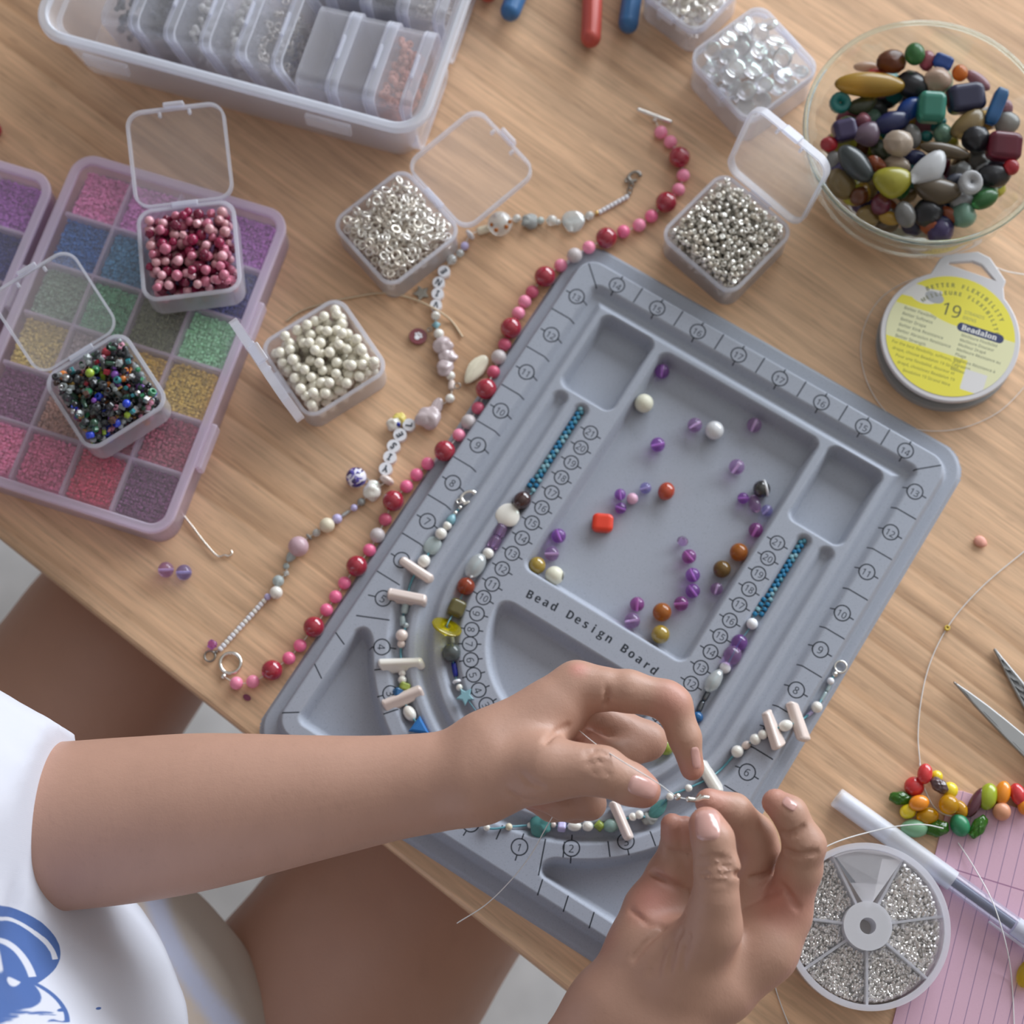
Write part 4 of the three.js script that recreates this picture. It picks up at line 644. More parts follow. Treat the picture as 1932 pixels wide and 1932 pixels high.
// pink and red necklace with toggle clasp
{
  const P = 12.6, R = 20.5, w = 14.5, it = [];
  const seq = [[1247, 250, 'p'], [1265, 268, 'p'], [1282, 297, 'r'], [1289, 331, 'p'], [1280, 358, 'p'], [1257, 382, 'r'], [1229, 408, 'q'], [1206, 425, 'p'], [1176, 437, 'q'], [1144, 449, 'r'], [1111, 467, 'p'], [1084, 482, 'w'], [1058, 501, 'p'], [1028, 522, 'r'], [1004, 551, 'm'], [990, 569, 'p'], [978, 591, 'p'], [964, 619, 'r'], [952, 650, 'm'], [941, 674, 'w'], [931, 702, 'm'], [917, 734, 'r'], [902, 770, 'm'], [884, 796, 'w'], [866, 821, 'p'], [839, 851, 'r'], [807, 875, 'm2'], [786, 896, 'm2'], [767, 918, 'q'], [742, 945, 'r'], [727, 980, 'm'], [712, 1010, 'w'], [697, 1038, 'q'], [673, 1068, 'r'], [650, 1100, 'm2'], [633, 1126, 'q'], [616, 1151, 'q'], [592, 1183, 'r'], [566, 1218, 'q'], [545, 1242, 'q'], [513, 1265, 'r'], [477, 1286, 'p'], [446, 1289, 'p']];
  for (const [u, v, k] of seq) it.push(k === 'r' ? ['ball', u, v, R, B.red, 'red_bead'] : k === 'w' ? ['ball', u, v, w, B.milk, 'milky_bead'] : ['ball', u, v, P, k === 'p' ? B.pink2 : k === 'm' ? B.rose : B.pink, 'pink_bead']);
  it.unshift(['ball', 1236, 226, 5, B.silver, 'crimp_bead']); it.push(['ball', 422, 1276, 5.5, B.silver, 'crimp_bead']);
  const { g, base } = strand('beaded_necklace', 'pink and dark red round bead necklace with silver toggle clasp', 'necklace', it, {});
  const a = W(1205, 207, 0.003).sub(base), b = W(1265, 230, 0.003).sub(base), bar = mesh('toggle_bar', new THREE.CapsuleGeometry(0.0012, a.distanceTo(b), 6, 14), B.silver, g, a.clone().add(b).multiplyScalar(0.5)); bar.quaternion.setFromUnitVectors(V3(0, 1, 0), b.clone().sub(a).normalize());
  mesh('toggle_ring', new THREE.TorusGeometry(19.5 * mp(435, 1251, 0.002), 0.00095, 12, 48).rotateX(Math.PI / 2), B.silver, g, W(435, 1251, 0.0014).sub(base));
}
// charm bracelet with letter beads
{
  const it = [['ball', 1187, 366, 4, B.dull, 'jump_ring']];
  for (let k = 0; k < 8; k++) it.push(['tube', mix(1182, 1132, k / 7), mix(372, 400, k / 7), 4.6, B.white, 'bugle_bead', 3.8]);
  it.push(['ball', 1126, 402, 4.5, B.gold, 'gold_bead'], ['facet', 1112, 407, 9, B.clear, 'crystal_bead'], ['coin', 1082, 417, 22, B.clear, 'clear_lentil', 0], ['ball', 1052, 419, 6, B.clear, 'clear_bead'], ['facet', 1041, 416, 11, B.clear, 'crystal_bead'], ['ball', 1020, 416, 7, B.ice, 'clear_bead'], ['keshi', 998, 418, 16, B.slate, 'grey_nugget', 0], ['ball', 975, 412, 8, B.clear, 'clear_bead'], ['ball', 943, 422, 24, B.clear, 'spotted_glass_bead'], ['tube', 912, 434, 8, B.cream, 'cream_tube', 12], ['disc', 887, 443, 11, B.white, 'eye_bead', 6], ['ball', 877, 464, 8, B.lavender, 'lavender_bead'], ['ball', 868, 478, 8, B.clear, 'clear_bead'], ['ball', 852, 490, 10, B.clear, 'clear_bead'],
    ['letter', 838, 514, 11.5, B.white, 'letter_bead', 2.7, 'E'], ['letter', 828, 535, 11.5, B.white, 'letter_bead', 2.9, 'N'], ['letter', 826, 556, 11.5, B.white, 'letter_bead', 2.9, 'I'], ['letter', 823, 577, 11, B.white, 'letter_bead', 3.1, 'V'], ['ball', 822, 596, 9, B.pearl, 'pearl'], ['bicone', 823, 613, 9, B.sky, 'crystal_bead', 7], ['ball', 828, 630, 10, B.pearl, 'pearl'], ['keshi', 838, 652, 19, B.lilacPearl, 'keshi_pearl', 0.4], ['keshi', 846, 673, 18, B.lilacPearl, 'keshi_pearl', 2], ['keshi', 840, 692, 19, B.lilacPearl, 'keshi_pearl', 3.3], ['ball', 850, 709, 9, B.pearl, 'pearl'], ['tube', 852, 727, 6.5, B.blush, 'bugle_bead', 9], ['ball', 849, 752, 9, B.pearl, 'pearl'], ['petal', 824, 769, 11, B.lilacPearl, 'petal_pearl', 0.5, 1.9], ['keshi', 806, 788, 24, B.lilacPearl, 'petal_pearl', 0.4],
    ['letter', 772, 803, 12, B.white, 'letter_bead', 2.4, 'L'], ['letter', 755, 822, 12.5, B.white, 'letter_bead', 2.7, 'E'], ['letter', 743, 843, 12.5, B.white, 'letter_bead', 2.8, 'S'], ['letter', 736, 864, 12.5, B.white, 'letter_bead', 3.0, 'I'], ['letter', 728, 886, 12.5, B.white, 'letter_bead', 3.0, 'Y'], ['barrel', 730, 906, 15, B.blush, 'gilded_bead', 8], ['keshi', 702, 927, 20, B.pearl, 'baroque_pearl', 1], ['ball', 682, 947, 7.5, B.slate, 'grey_bead'], ['ball', 668, 958, 6.8, B.lavender, 'lavender_bead'], ['tube', 652, 969, 3.6, B.clear, 'clear_tube', 9], ['ball', 636, 979, 9.6, B.lavender, 'lavender_bead'], ['ball', 617, 991, 14.5, B.cream, 'cream_bead'], ['facet', 597, 1005, 8, B.clear, 'crystal_bead'], ['disc', 583, 1013, 7, B.slate, 'silver_spacer', 5], ['ball', 563, 1031, 19.5, B.quartz, 'rose_quartz_bead'], ['drop', 549, 1050, 9, B.ice, 'frosted_drop', 12], ['ball', 540, 1068, 6, B.ice, 'clear_bead'], ['bicone', 540, 1082, 7, B.clear, 'crystal_bead', 6], ['ball', 525, 1096, 11, B.ice, 'frosted_bead'], ['ball', 521, 1118, 12.5, B.pearl, 'pearl'], ['ball', 505, 1126, 6.5, B.lavender, 'lavender_bead']);
  for (let k = 0; k < 15; k++) it.push(['seed', mix(498, 416, k / 14), mix(1134, 1224, k / 14), 5.2, k % 3 ? B.white : B.pearl, 'seed_bead']);
  it.push(['ball', 408, 1230, 3.5, B.dull, 'crimp_bead']);
  const { g, base } = strand('charm_bracelet', 'white pearl and crystal charm bracelet with letter beads', 'bracelet', it, {});
  lobster(g, base, 1197, 333, 14, -0.5, B.dull);
  for (const [u, v] of [[1191, 350], [1188, 359]]) mesh('chain_link', new THREE.TorusGeometry(0.0013, 0.0004, 6, 16).rotateX(Math.PI / 2 + 0.5), B.dull, g, W(u, v, 0.0016).sub(base));
  const at = (u, v, r) => rest(u, v, r * mp(u, v, 0.01)).sub(base), sc = (u, v) => mp(u, v, 0.01);
  for (const [u, v, r] of [[934, 408, 5], [955, 428, 5], [936, 434, 5], [950, 408, 4.5], [962, 418, 4.5], [928, 424, 4.5]]) { const q = W(u, v, 0.0115).sub(base); mesh('orange_dot', BALL_LOW, B.orange, g, q).scale.setScalar(r * 0.00027); }
  const ballC = canvasTex(256, 128, (x) => { x.fillStyle = '#e9e6f2'; x.fillRect(0, 0, 256, 128); for (let k = 0; k < 60; k++) { x.fillStyle = pick(['#3b2f86', '#4a3ba0', '#2c2260', '#5f55b4']); x.beginPath(); x.ellipse(rnd() * 256, rnd() * 128, 8 + rnd() * 14, 4 + rnd() * 9, rnd() * 3, 0, 7); x.fill(); } });
  const bb = mesh('blue_white_charm', BALL, phy('#ffffff', 0.2, { map: ballC, clearcoat: 0.8 }), g, at(672, 901, 20), 'round blue and white marbled charm'); bb.scale.setScalar(20 * sc(672, 901));
  const yl = mesh('yellow_charm', keshiG[1], phy([0.75, 0.62, 0.16], 0.3), g, at(752, 790, 10), 'pale yellow nugget charm'); yl.scale.setScalar(13 * sc(752, 790)); const yw = mesh('white_charm', keshiG[2], B.pearl, g, at(742, 800, 11)); yw.scale.setScalar(15 * sc(742, 800)); const yb = mesh('blue_charm', BALL_LOW, B.cobalt, g, at(751, 801, 14)); yb.scale.setScalar(5 * sc(751, 801));
  const pw = mesh('paw_charm', new THREE.CylinderGeometry(1, 1, 0.26, 28), phy([0.16, 0.006, 0.02], 0.25, { clearcoat: 1 }), g, at(789, 635, 3), 'dark red disc charm with white paw print'); pw.scale.setScalar(17 * sc(789, 635)); pw.rotation.x = -0.15;
  for (const [x, z, r] of [[0, 0.2, 0.3], [-0.34, -0.1, 0.14], [-0.13, -0.32, 0.14], [0.14, -0.32, 0.14], [0.34, -0.1, 0.14]]) mesh('paw_print', new THREE.CylinderGeometry(r, r, 0.06, 12), B.white, pw, V3(x, 0.14, z));
  const sg = mesh('grey_star_charm', starG, metal([0.34, 0.32, 0.28], 0.5), g, at(795, 553, 4), 'tarnished grey star charm'); sg.scale.setScalar(17 * sc(795, 553)); sg.scale.y *= 0.3;
  const sh = mesh('shell_charm', petalG, phy([0.78, 0.72, 0.56], 0.35, { clearcoat: 0.4 }), g, at(898, 697, 9), 'cream ribbed shell charm'); sh.scale.set(17 * sc(898, 697), 17 * sc(898, 697), 34 * sc(898, 697)); sh.rotation.y = -0.06;
  for (const [u, v, r] of [[863, 728, 6], [810, 622, 4], [690, 908, 6], [718, 908, 5]]) mesh('jump_ring', new THREE.TorusGeometry(r * 0.00027, 0.0003, 6, 18).rotateX(Math.PI / 2), B.dull, g, W(u, v, 0.003).sub(base));
  mesh('end_ring', new THREE.TorusGeometry(0.0028, 0.0005, 8, 24).rotateX(Math.PI / 2), B.dull, g, W(396, 1238, 0.001).sub(base)); const mg = mesh('magenta_bead', keshiG[0], B.magenta, g, at(400, 1217, 8)); mg.scale.setScalar(9.5 * sc(400, 1217));
}
// stick pearl necklace round the outer channel
{
  const it = [['ball', 868, 958, 4.5, B.silver, 'jump_ring'], ['ball', 859, 968, 5, B.silver, 'crimp_bead'], ['drop', 851, 981, 8.5, B.sky, 'pale_blue_drop', 12, 1], ['ball', 844, 992, 8.8, B.pearl, 'pearl'], ['ball', 832, 1007, 11.5, B.pearl, 'pearl'], ['coin', 817, 1030, 18.5, B.ice, 'pale_green_coin', 0], ['barrel', 800, 1059, 12, B.pearl, 'pearl', 13], ['stick', 757, 1057, 12, B.blush, 'stick_pearl', 816, 1097], ['gap', 774, 1103, 3], ['stick', 732, 1121, 12.5, B.blush, 'stick_pearl', 805, 1138], ['tube', 764, 1148, 7, B.clearTube, 'clear_tube', 11], ['tube', 760, 1172, 6, B.clearTube, 'clear_tube', 10], ['facet', 766, 1180, 6, B.clear, 'crystal_bead'], ['ball', 758, 1199, 12, B.blush, 'pearl'], ['ball', 757, 1215, 8, B.blush, 'pearl'], ['gap', 756, 1232, 3], ['stick', 717, 1259, 11, B.pearl, 'stick_pearl', 799, 1250], ['ball', 759, 1270, 7.5, B.pearl, 'pearl'], ['ball', 759, 1283, 8.5, B.pearl, 'pearl'], ['cube', 763, 1296, 10, B.lime, 'lime_cube', 8], ['cube', 752, 1307, 10, B.blueGlass, 'blue_cube', 9], ['stick', 723, 1333, 11.5, B.blush, 'stick_pearl', 799, 1306], ['barrel', 773, 1346, 11.5, B.pearl, 'pearl', 16], ['tri', 794, 1374, 19, B.azure, 'blue_frosted_triangle', 3.5, 1.1], ['ball', 812, 1404, 9, B.pearl, 'pearl'], ['ball', 842, 1450, 9, B.pearl, 'pearl'], ['ball', 882, 1502, 8, B.pearl, 'pearl'], ['ball', 918, 1561, 7, B.pearl, 'pearl'], ['ball', 960, 1560, 7, B.cream, 'pearl'], ['ball', 1000, 1557, 6, B.pearl, 'pearl'],
    ['keshi', 1021, 1557, 21, B.teal, 'teal_nugget', 0], ['ball', 1044, 1556, 6, B.blush, 'pearl'], ['cube', 1060, 1560, 8.5, B.lavender, 'blue_grey_cube', 8], ['barrel', 1084, 1559, 9.5, B.pearl, 'pearl', 14], ['barrel', 1109, 1559, 10, B.pearl, 'pearl', 11], ['bicone', 1131, 1558, 12, B.lime, 'lime_crystal', 10], ['drop', 1155, 1557, 13, B.mint, 'mint_drop', 17], ['stick', 1157, 1512, 10.5, B.blush, 'stick_pearl', 1190, 1584], ['ball', 1194, 1541, 8, B.pearl, 'pearl'], ['ball', 1206, 1537, 8.5, B.pearl, 'pearl'], ['keshi', 1226, 1545, 15, B.slate, 'grey_baroque_pearl', 0.5], ['petal', 1242, 1526, 13, B.teal, 'teal_leaf', 0, 1.8], ['ball', 1264, 1503, 8, B.pearl, 'pearl'], ['ball', 1299, 1487, 7.5, B.pearl, 'pearl'], ['stick', 1322, 1436, 11.5, B.pearl, 'stick_pearl', 1358, 1498], ['gap', 1362, 1450, 3], ['ball', 1391, 1418, 12, B.pearl, 'pearl'], ['barrel', 1408, 1406, 8, B.blush, 'pearl', 10], ['ball', 1425, 1395, 11, B.pearl, 'pearl'], ['ball', 1439, 1386, 9.5, B.pearl, 'pearl'], ['stick', 1444, 1342, 13, B.blush, 'stick_pearl', 1470, 1412], ['barrel', 1482, 1369, 11, B.pearl, 'pearl', 14], ['stick', 1496, 1326, 10.5, B.blush, 'stick_pearl', 1516, 1398], ['tube', 1528, 1346, 3.6, B.lavender, 'blue_bugle', 10], ['ball', 1541, 1334, 11, B.pearl, 'pearl'], ['tube', 1553, 1315, 3.8, B.clearTube, 'clear_tube', 11], ['tube', 1563, 1297, 3.8, B.clearTube, 'clear_tube', 9], ['ball', 1567, 1285, 7, B.white, 'pearl'], ['ball', 1575, 1272, 5.5, B.silver, 'crimp_bead']];
  const { g, base } = strand('stick_pearl_necklace', 'necklace of stick pearls and small beads lying along the outer channel', 'necklace', it, { thread: B.tealThread, threadR: 0.0006 });
  lobster(g, base, 884, 938, 17, -0.6);
  const e = rest(1586, 1258, 0.0012).sub(base); mesh('end_ring', new THREE.TorusGeometry(0.0030, 0.00065, 10, 30).rotateX(Math.PI / 2), B.silver, g, e);
}
// turquoise and glass strand round the inner channel
{
  const it = [], tq = [B.turq, B.aqua, B.sky, B.turq];
  for (let k = 0; k < 34; k++) { const t = k / 33, z = (k % 2 ? 1 : -1) * (t > 0.85 ? 5 : 2); it.push(['seed', mix(1097, 1001, t) + z, mix(773, 923, t) + z * 0.5, 5.0, pick(tq), 'turquoise_seed_bead']); }
  it.push(['barrel', 985, 944, 16.5, B.garnet, 'dark_garnet_bead', 19], ['coin', 958, 972, 23.5, B.pearl, 'coin_pearl', 0], ['tube', 944, 1002, 11, B.lightPurple, 'purple_tube', 12], ['tube', 933, 1024, 11, B.lightPurple, 'purple_tube', 12], ['ball', 921, 1044, 11, B.pearl, 'pearl'], ['barrel', 897, 1068, 17, B.clear, 'clear_oval_bead', 27], ['ball', 879, 1106, 17, B.amberRed, 'amber_red_bead'], ['cube', 861, 1148, 16, B.olive, 'olive_cube_bead', 17], ['disc', 843, 1183, 30, B.yellow, 'yellow_saucer_bead', 7], ['tube', 854, 1207, 5, B.clear, 'clear_tube', 9], ['ball', 852, 1231, 17.5, B.grey, 'smoky_grey_bead'], ['tube', 858, 1263, 5.2, B.cobalt, 'cobalt_bugle', 14], ['donut', 862, 1286, 8.8, B.white, 'white_donut_bead'], ['ball', 867, 1297, 7, B.pearl, 'pearl'], ['star', 878, 1314, 18, B.sky, 'pale_blue_star', 0.3], ['ball', 905, 1350, 10, B.purple, 'purple_bead'], ['ball', 945, 1395, 10, B.pearl, 'pearl'], ['ball', 1000, 1430, 10, B.sky, 'pale_blue_bead'], ['ball', 1070, 1450, 10, B.pearl, 'pearl'], ['ball', 1140, 1450, 10, B.lime, 'lime_bead'], ['ball', 1200, 1435, 10, B.pearl, 'pearl'], ['ball', 1257, 1410, 15, B.lime, 'lime_yellow_bead'], ['ball', 1290, 1382, 8, B.pearl, 'pearl'], ['ball', 1316, 1353, 10.5, B.blueGlass, 'blue_glass_bead'], ['tube', 1322, 1333, 5.2, B.hematite, 'hematite_tube', 11], ['tube', 1333, 1312, 5.2, B.hematite, 'hematite_tube', 11], ['drop', 1347, 1284, 14.5, B.clear, 'clear_teardrop_bead', 25], ['ball', 1368, 1260, 11, B.white, 'white_bead'], ['facet', 1382, 1236, 18, B.lightPurple, 'lilac_faceted_bead'], ['ball', 1395, 1212, 15.5, B.purple, 'purple_bead'], ['ball', 1419, 1177, 11, B.white, 'white_bead']);
  for (let k = 0; k < 32; k++) { const t = k / 31, z = (k % 2 ? 1 : -1) * (t < 0.25 ? 5 : 2); it.push(['seed', mix(1429, 1515, t) + z, mix(1161, 1020, t) + z * 0.5, 5.0, pick(tq), 'turquoise_seed_bead']); }
  strand('glass_bead_strand', 'strand of turquoise seed beads and mixed glass beads along the inner channel', 'bead strand', it, { thread: B.tealThread });
}
// fruit-like glass beads
{
  const F = { red: phy([0.62, 0.03, 0.035], 0.25, { clearcoat: 0.6 }), yellow: phy([0.82, 0.62, 0.02], 0.3, { clearcoat: 0.5 }), brown: phy([0.10, 0.055, 0.06], 0.3, { clearcoat: 0.6 }), green: gem([0.06, 0.22, 0.02], 0.12, 0.5), orange: phy([0.82, 0.26, 0.01], 0.28, { clearcoat: 0.5 }), amber: gem([0.80, 0.42, 0.01], 0.1, 0.5), mint: phy([0.28, 0.55, 0.33], 0.35, { transmission: 0.3, thickness: 0.004 }), teal: phy([0.03, 0.22, 0.10], 0.3), plum: phy([0.09, 0.015, 0.03], 0.22, { clearcoat: 0.8 }), olive: phy([0.33, 0.40, 0.02], 0.28, { clearcoat: 0.4 }), pale: phy([0.82, 0.38, 0.22], 0.35, { transmission: 0.2, thickness: 0.004 }) };
  const list = [['red', 1745, 1460, 13.5, 19, 0.2, 'red'], ['red', 1725, 1484, 18, 18, 0, 'red'], ['yellow', 1767, 1465, 11, 11, 0, 'yellow'], ['brown', 1772, 1482, 12, 18, -0.9, 'raisin'], ['yellow', 1792, 1491, 14.5, 15, 0, 'yellow'], ['green', 1698, 1506, 12, 20, 1.6, 'grape'], ['orange', 1734, 1515, 14, 18.5, 1.35, 'orange'], ['yellow', 1713, 1531, 13, 15, 1.2, 'yellow'], ['amber', 1750, 1540, 16.5, 20.5, 1.5, 'amber'], ['amber', 1790, 1518, 18, 18, 0, 'amber'], ['amber', 1812, 1526, 12, 17, -0.5, 'amber'], ['mint', 1725, 1563, 16, 25, 1.6, 'mint'], ['green', 1768, 1563, 15, 22, 1.3, 'grape'], ['teal', 1811, 1557, 17, 21, -0.4, 'green'], ['green', 1846, 1560, 12.5, 24, 0.55, 'grape'], ['plum', 1841, 1514, 11.5, 31, 0.55, 'plum'], ['olive', 1864, 1503, 16.5, 25, 0.3, 'olive'], ['orange', 1892, 1496, 14, 22, 0.25, 'orange'], ['pale', 1890, 1531, 16, 16.5, 0, 'peach'], ['red', 1921, 1499, 14, 21, -0.3, 'red'], ['orange', 1934, 1522, 13, 15, 0, 'orange'], ['green', 1952, 1500, 14, 22, 0.2, 'grape'], ['yellow', 1975, 1495, 14, 20, 0, 'yellow']];
  const p0 = W(1745, 1500, 0), g = thing('fruit_bead_strand', 'strand of bright fruit coloured oval beads touching pink paper', 'bead strand', p0);
  list.forEach(([k, u, v, a, b, turn, n], i) => { const h = 0.0045 + (i < 12 && i % 3 === 0 ? 0.004 : 0), p = W(u, v, h), s = mpp(p), m = mesh(n + '_bead', new THREE.SphereGeometry(1, 20, 14), F[k], g, p.clone().sub(p0)); const d = RIGHT.clone().multiplyScalar(Math.sin(turn)).addScaledVector(DOWN, -Math.cos(turn)).setY(0).normalize(); m.quaternion.setFromUnitVectors(V3(0, 0, 1), d); m.scale.set(a * s * 1.08, Math.min(a * s, 0.0046), b * s * 1.06);
    if (n === 'grape' || n === 'raisin') m.geometry = displaced(m.geometry.clone(), (w) => { const q = 1 + 0.12 * Math.sin(w.x * 9) * Math.sin(w.z * 9); w.multiplyScalar(q); }); });
  mesh('thread', tubeThrough([[1735, 1440], [1745, 1490], [1770, 1530], [1810, 1540], [1850, 1520], [1900, 1505], [1960, 1498]].map(([u, v]) => W(u, v, 0.004).sub(p0)), 0.0004), B.nylon, g);
}
// ---------- loose beads in the tray and on the table ----------
{
  const tray = 'loose beads in the middle tray';
  const list = [['ball', 1249, 701, 14, B.purple, 'dark purple glass bead alone in the corner of the middle tray'], ['ball', 1215, 761, 18, B.ivory, 'cream stone bead at the wall of the middle tray'], ['ball', 1311, 802, 14, B.lightPurple, 'lilac glass bead touching the white opal bead'], ['ball', 1348, 812, 18, B.opal, 'white opal bead in the middle tray'], ['ball', 1423, 802, 14, B.lightPurple, 'lilac glass bead alone by the far wall of the middle tray'], ['ball', 1241, 839, 14, B.purple, 'vivid purple glass bead alone below the cream bead'], ['ball', 1390, 881, 15, B.lightPurple, 'pale lilac glass bead alone in the open middle tray'], ['ball', 1437, 923, 17, B.black, 'black banded bead in the middle tray'], ['ball', 1402, 940, 11, B.purple, 'small purple bead touching the lilac barrel'], ['barrel', 1424, 951, 11, B.lightPurple, 'lilac barrel bead beneath the black bead'], ['ball', 1447, 963, 11, B.aura, 'blue violet bead beside the lilac barrel'], ['ball', 1218, 921, 11, B.aura, 'blue violet bead beside the brick red bead'], ['barrel', 1257, 927, 16, B.brick, 'brick red oval bead in the middle tray'], ['ball', 1170, 933, 11, B.purple, 'small purple bead over another by the pink bead'], ['ball', 1193, 941, 11, B.candy, 'small pale pink bead among purple beads'], ['ball', 1171, 959, 11, B.purple, 'small purple bead between pink bead and red square'], ['cube', 1137, 987, 20, B.scarlet, 'bright red square bead in the middle tray'], ['ball', 1426, 1000, 14, B.magenta, 'magenta glass bead by the tray wall'], ['ball', 1054, 1011, 14, B.purple, 'purple glass bead topping the row above the olive brown bead'], ['ball', 1041, 1045, 14, B.lightPurple, 'pale lilac bead between purple and olive beads'], ['ball', 1013, 1067, 17, B.mustard, 'olive brown bead in the corner of the tray'], ['ball', 1046, 1086, 18, B.ivory, 'off white carved bead beside the olive brown bead'], ['bicone', 1288, 1021, 11, B.lightPurple, 'small lilac cone bead ending the purple row'], ['ball', 1300, 1050, 14, B.magenta, 'pinkish purple bead second in the purple row'], ['ball', 1307, 1085, 14, B.purple, 'purple bead third in the purple row'], ['ball', 1307, 1115, 14, B.purple, 'purple bead fourth in the purple row'], ['ball', 1285, 1139, 14, B.magenta, 'purple bead beside the clear orange bead'], ['ball', 1394, 1042, 17.5, B.orange, 'clear amber orange bead by the tray wall'], ['ball', 1362, 1074, 17, B.brown, 'brown striped glass bead in the middle tray'], ['ball', 1352, 1111, 12, B.lightPurple, 'pale lilac bead below the brown glass bead'], ['ball', 1202, 1140, 14, B.magenta, 'magenta purple bead over the lilac bead'], ['ball', 1193, 1171, 15, B.lightPurple, 'lilac bead under the magenta purple one'], ['ball', 1249, 1155, 18, B.orange, 'clear orange bead touching the mustard bead'], ['ball', 1246, 1197, 18, B.mustard, 'glossy mustard bead by the printed tray edge']];
  list.forEach(([k, u, v, r, m, label], i) => {
    const R = r * mp(u, v, 0.006), p = rest(u, v, k === 'cube' ? R * 0.55 : R), o = solo(label.split(' bead')[0].split(' ').slice(-1)[0].replace(/[^a-z]/g, '') + '_bead', G[k], m, label, 'bead', tray, p);
    o.scale.setScalar(R); o.rotation.set(rr(-0.3, 0.3), rr(0, 3), 0);
    if (k === 'barrel') { o.rotation.set(Math.PI / 2, 0, i * 1.3); o.scale.set(R, R * (m === B.brick ? 1.12 : 1.6), R); }
    if (k === 'cube') { o.rotation.set(0, 0.48, 0); o.scale.set(R * 1.0, R * 0.55, R * 0.88); }
    if (k === 'ball' && [B.purple, B.lightPurple, B.magenta, B.aura].includes(m)) holed(o, V3(1, 0, 0));
    if (m === B.black) mesh('white_band', new THREE.TorusGeometry(0.86, 0.16, 8, 28), B.opal, o).position.set(0, 0, 0.45);
    if (label.includes('carved')) mesh('bead_hole', new THREE.TorusGeometry(0.34, 0.1, 8, 20), B.slate, o, V3(0, 0.3, 0.88));
  });
  for (const [u, v, m, l] of [[313, 1075, B.lightPurple, 'clear lilac glass bead on the wood by the silver head pin'], [347, 1080, B.aura, 'clear blue violet glass bead on the wood by the silver head pin']]) { const R = 15 * mp(u, v, 0.004), o = solo('glass_bead', BALL, m, l, 'bead', 'two glass beads on bare wood', W(u, v, R)); o.scale.setScalar(R); o.rotation.y = 0.6; holed(o, V3(1, 0, 0)); }
  // small bits
  const bit = (n, geo, m, label, u, v, r, sx = 1, sz = 1, sy = 0.4) => { const s = mp(u, v), o = solo(n, geo, m, label, 'scrap', null, W(u, v, r * s * sy)); o.scale.set(r * s * sx, r * s * sy, r * s * sz); return o; };
  bit('plastic_crumb', NUGGETS[2], phy([0.75, 0.34, 0.26], 0.5), 'small salmon pink crumb on bare wood', 1850, 1022, 13, 1, 0.8); bit('sequin', new THREE.CylinderGeometry(1, 1, 0.3, 16), B.plum, 'dark magenta sequin beside the pink necklace end', 466, 1316, 8, 1, 0.7, 0.3); bit('loose_seed_bead', SEED, phy([0.7, 0.5, 0.08], 0.3), 'tiny yellow seed bead on the nylon thread', 1787, 1185, 5.5, 1, 1, 1); bit('wood_chip', NUGGETS[0], std([0.10, 0.07, 0.05], 0.8), 'tiny dark chip beside the grey board', 717, 1056, 6);
  bit('red_bead', BALL, B.red, 'dark red bead at the table edge above the organizers', -14, 246, 18, 1, 1, 1); bit('amber_bead', BALL, B.yellow, 'amber yellow bead on the pink paper', 1940, 1836, 20, 1, 1.5, 0.7);
  // head pin with a bent loop
  const hp = [[340, 964], [362, 992], [385, 1022], [408, 1047], [415, 1050], [424, 1047], [432, 1049], [438, 1044], [436, 1039]].map(([u, v]) => W(u, v, 0.0012)), b0 = hp[0].clone().setY(0);
  solo('head_pin', tubeThrough(hp.map((p) => p.sub(b0)), 0.00055, 60, 8), metal([0.85, 0.8, 0.72], 0.25), 'bent silver head pin lying on bare wood', 'head pin', null, b0);
}
// ---------- loose threads ----------
{
  const thread = (label, pts, r, m, h = 0.0008) => { const q = pts.map(([u, v, y]) => W(u, v, y ?? h)), b = q[0].clone(); b.y = 0; solo('thread', tubeThrough(q.map((p) => p.sub(b)), r, pts.length * 10, 6), m, label, 'thread', null, b); };
  thread('tan cord running from the pearl box over the charm bracelet', [[540, 606, 0.001], [566, 588], [610, 573], [660, 562], [725, 553], [775, 563], [822, 584, 0.007], [850, 604], [873, 636]], 0.0006, B.tan, 0.001);
  thread('nylon thread leading up from the fruit bead strand', [[1736, 1442], [1732, 1390], [1738, 1320], [1755, 1250], [1790, 1180], [1850, 1110], [1945, 1030]], 0.0003, B.nylon);
  thread('nylon thread crossing the pen and the green beads', [[1530, 1612, 0.018], [1580, 1588, 0.016], [1640, 1570, 0.012], [1700, 1558, 0.012], [1745, 1556, 0.012], [1780, 1563, 0.0115]], 0.00032, B.nylon);
  thread('nylon thread lying over the pen and pink paper', [[1808, 1590, 0.002], [1840, 1640, 0.004], [1872, 1700, 0.012], [1895, 1770, 0.0125], [1908, 1840, 0.003], [1914, 1950, 0.002]], 0.0003, B.nylon);
  thread('wire end leaving the hanging tab of the spool', [[1868, 500, 0.016], [1900, 512, 0.010], [1960, 522, 0.003]], 0.0003, B.nylon);
  thread('fine wire loop round the wire spool', [[1880, 560, 0.004], [1760, 520, 0.001], [1665, 560, 0.001], [1625, 640, 0.001], [1640, 730, 0.001], [1700, 800, 0.001], [1790, 812, 0.001], [1880, 780, 0.001], [1960, 700, 0.001]], 0.0002, B.nylon);
  thread('nylon thread on the wood below the round box', [[1457, 1800], [1460, 1850], [1475, 1900], [1500, 1960]], 0.0003, B.nylon);
}
// ---------- the person ----------
const smin = (a, b, k) => { const h = Math.max(k - Math.abs(a - b), 0) / k; return Math.min(a, b) - h * h * k * 0.25; };
const smax = (a, b, k) => -smin(-a, -b, k);
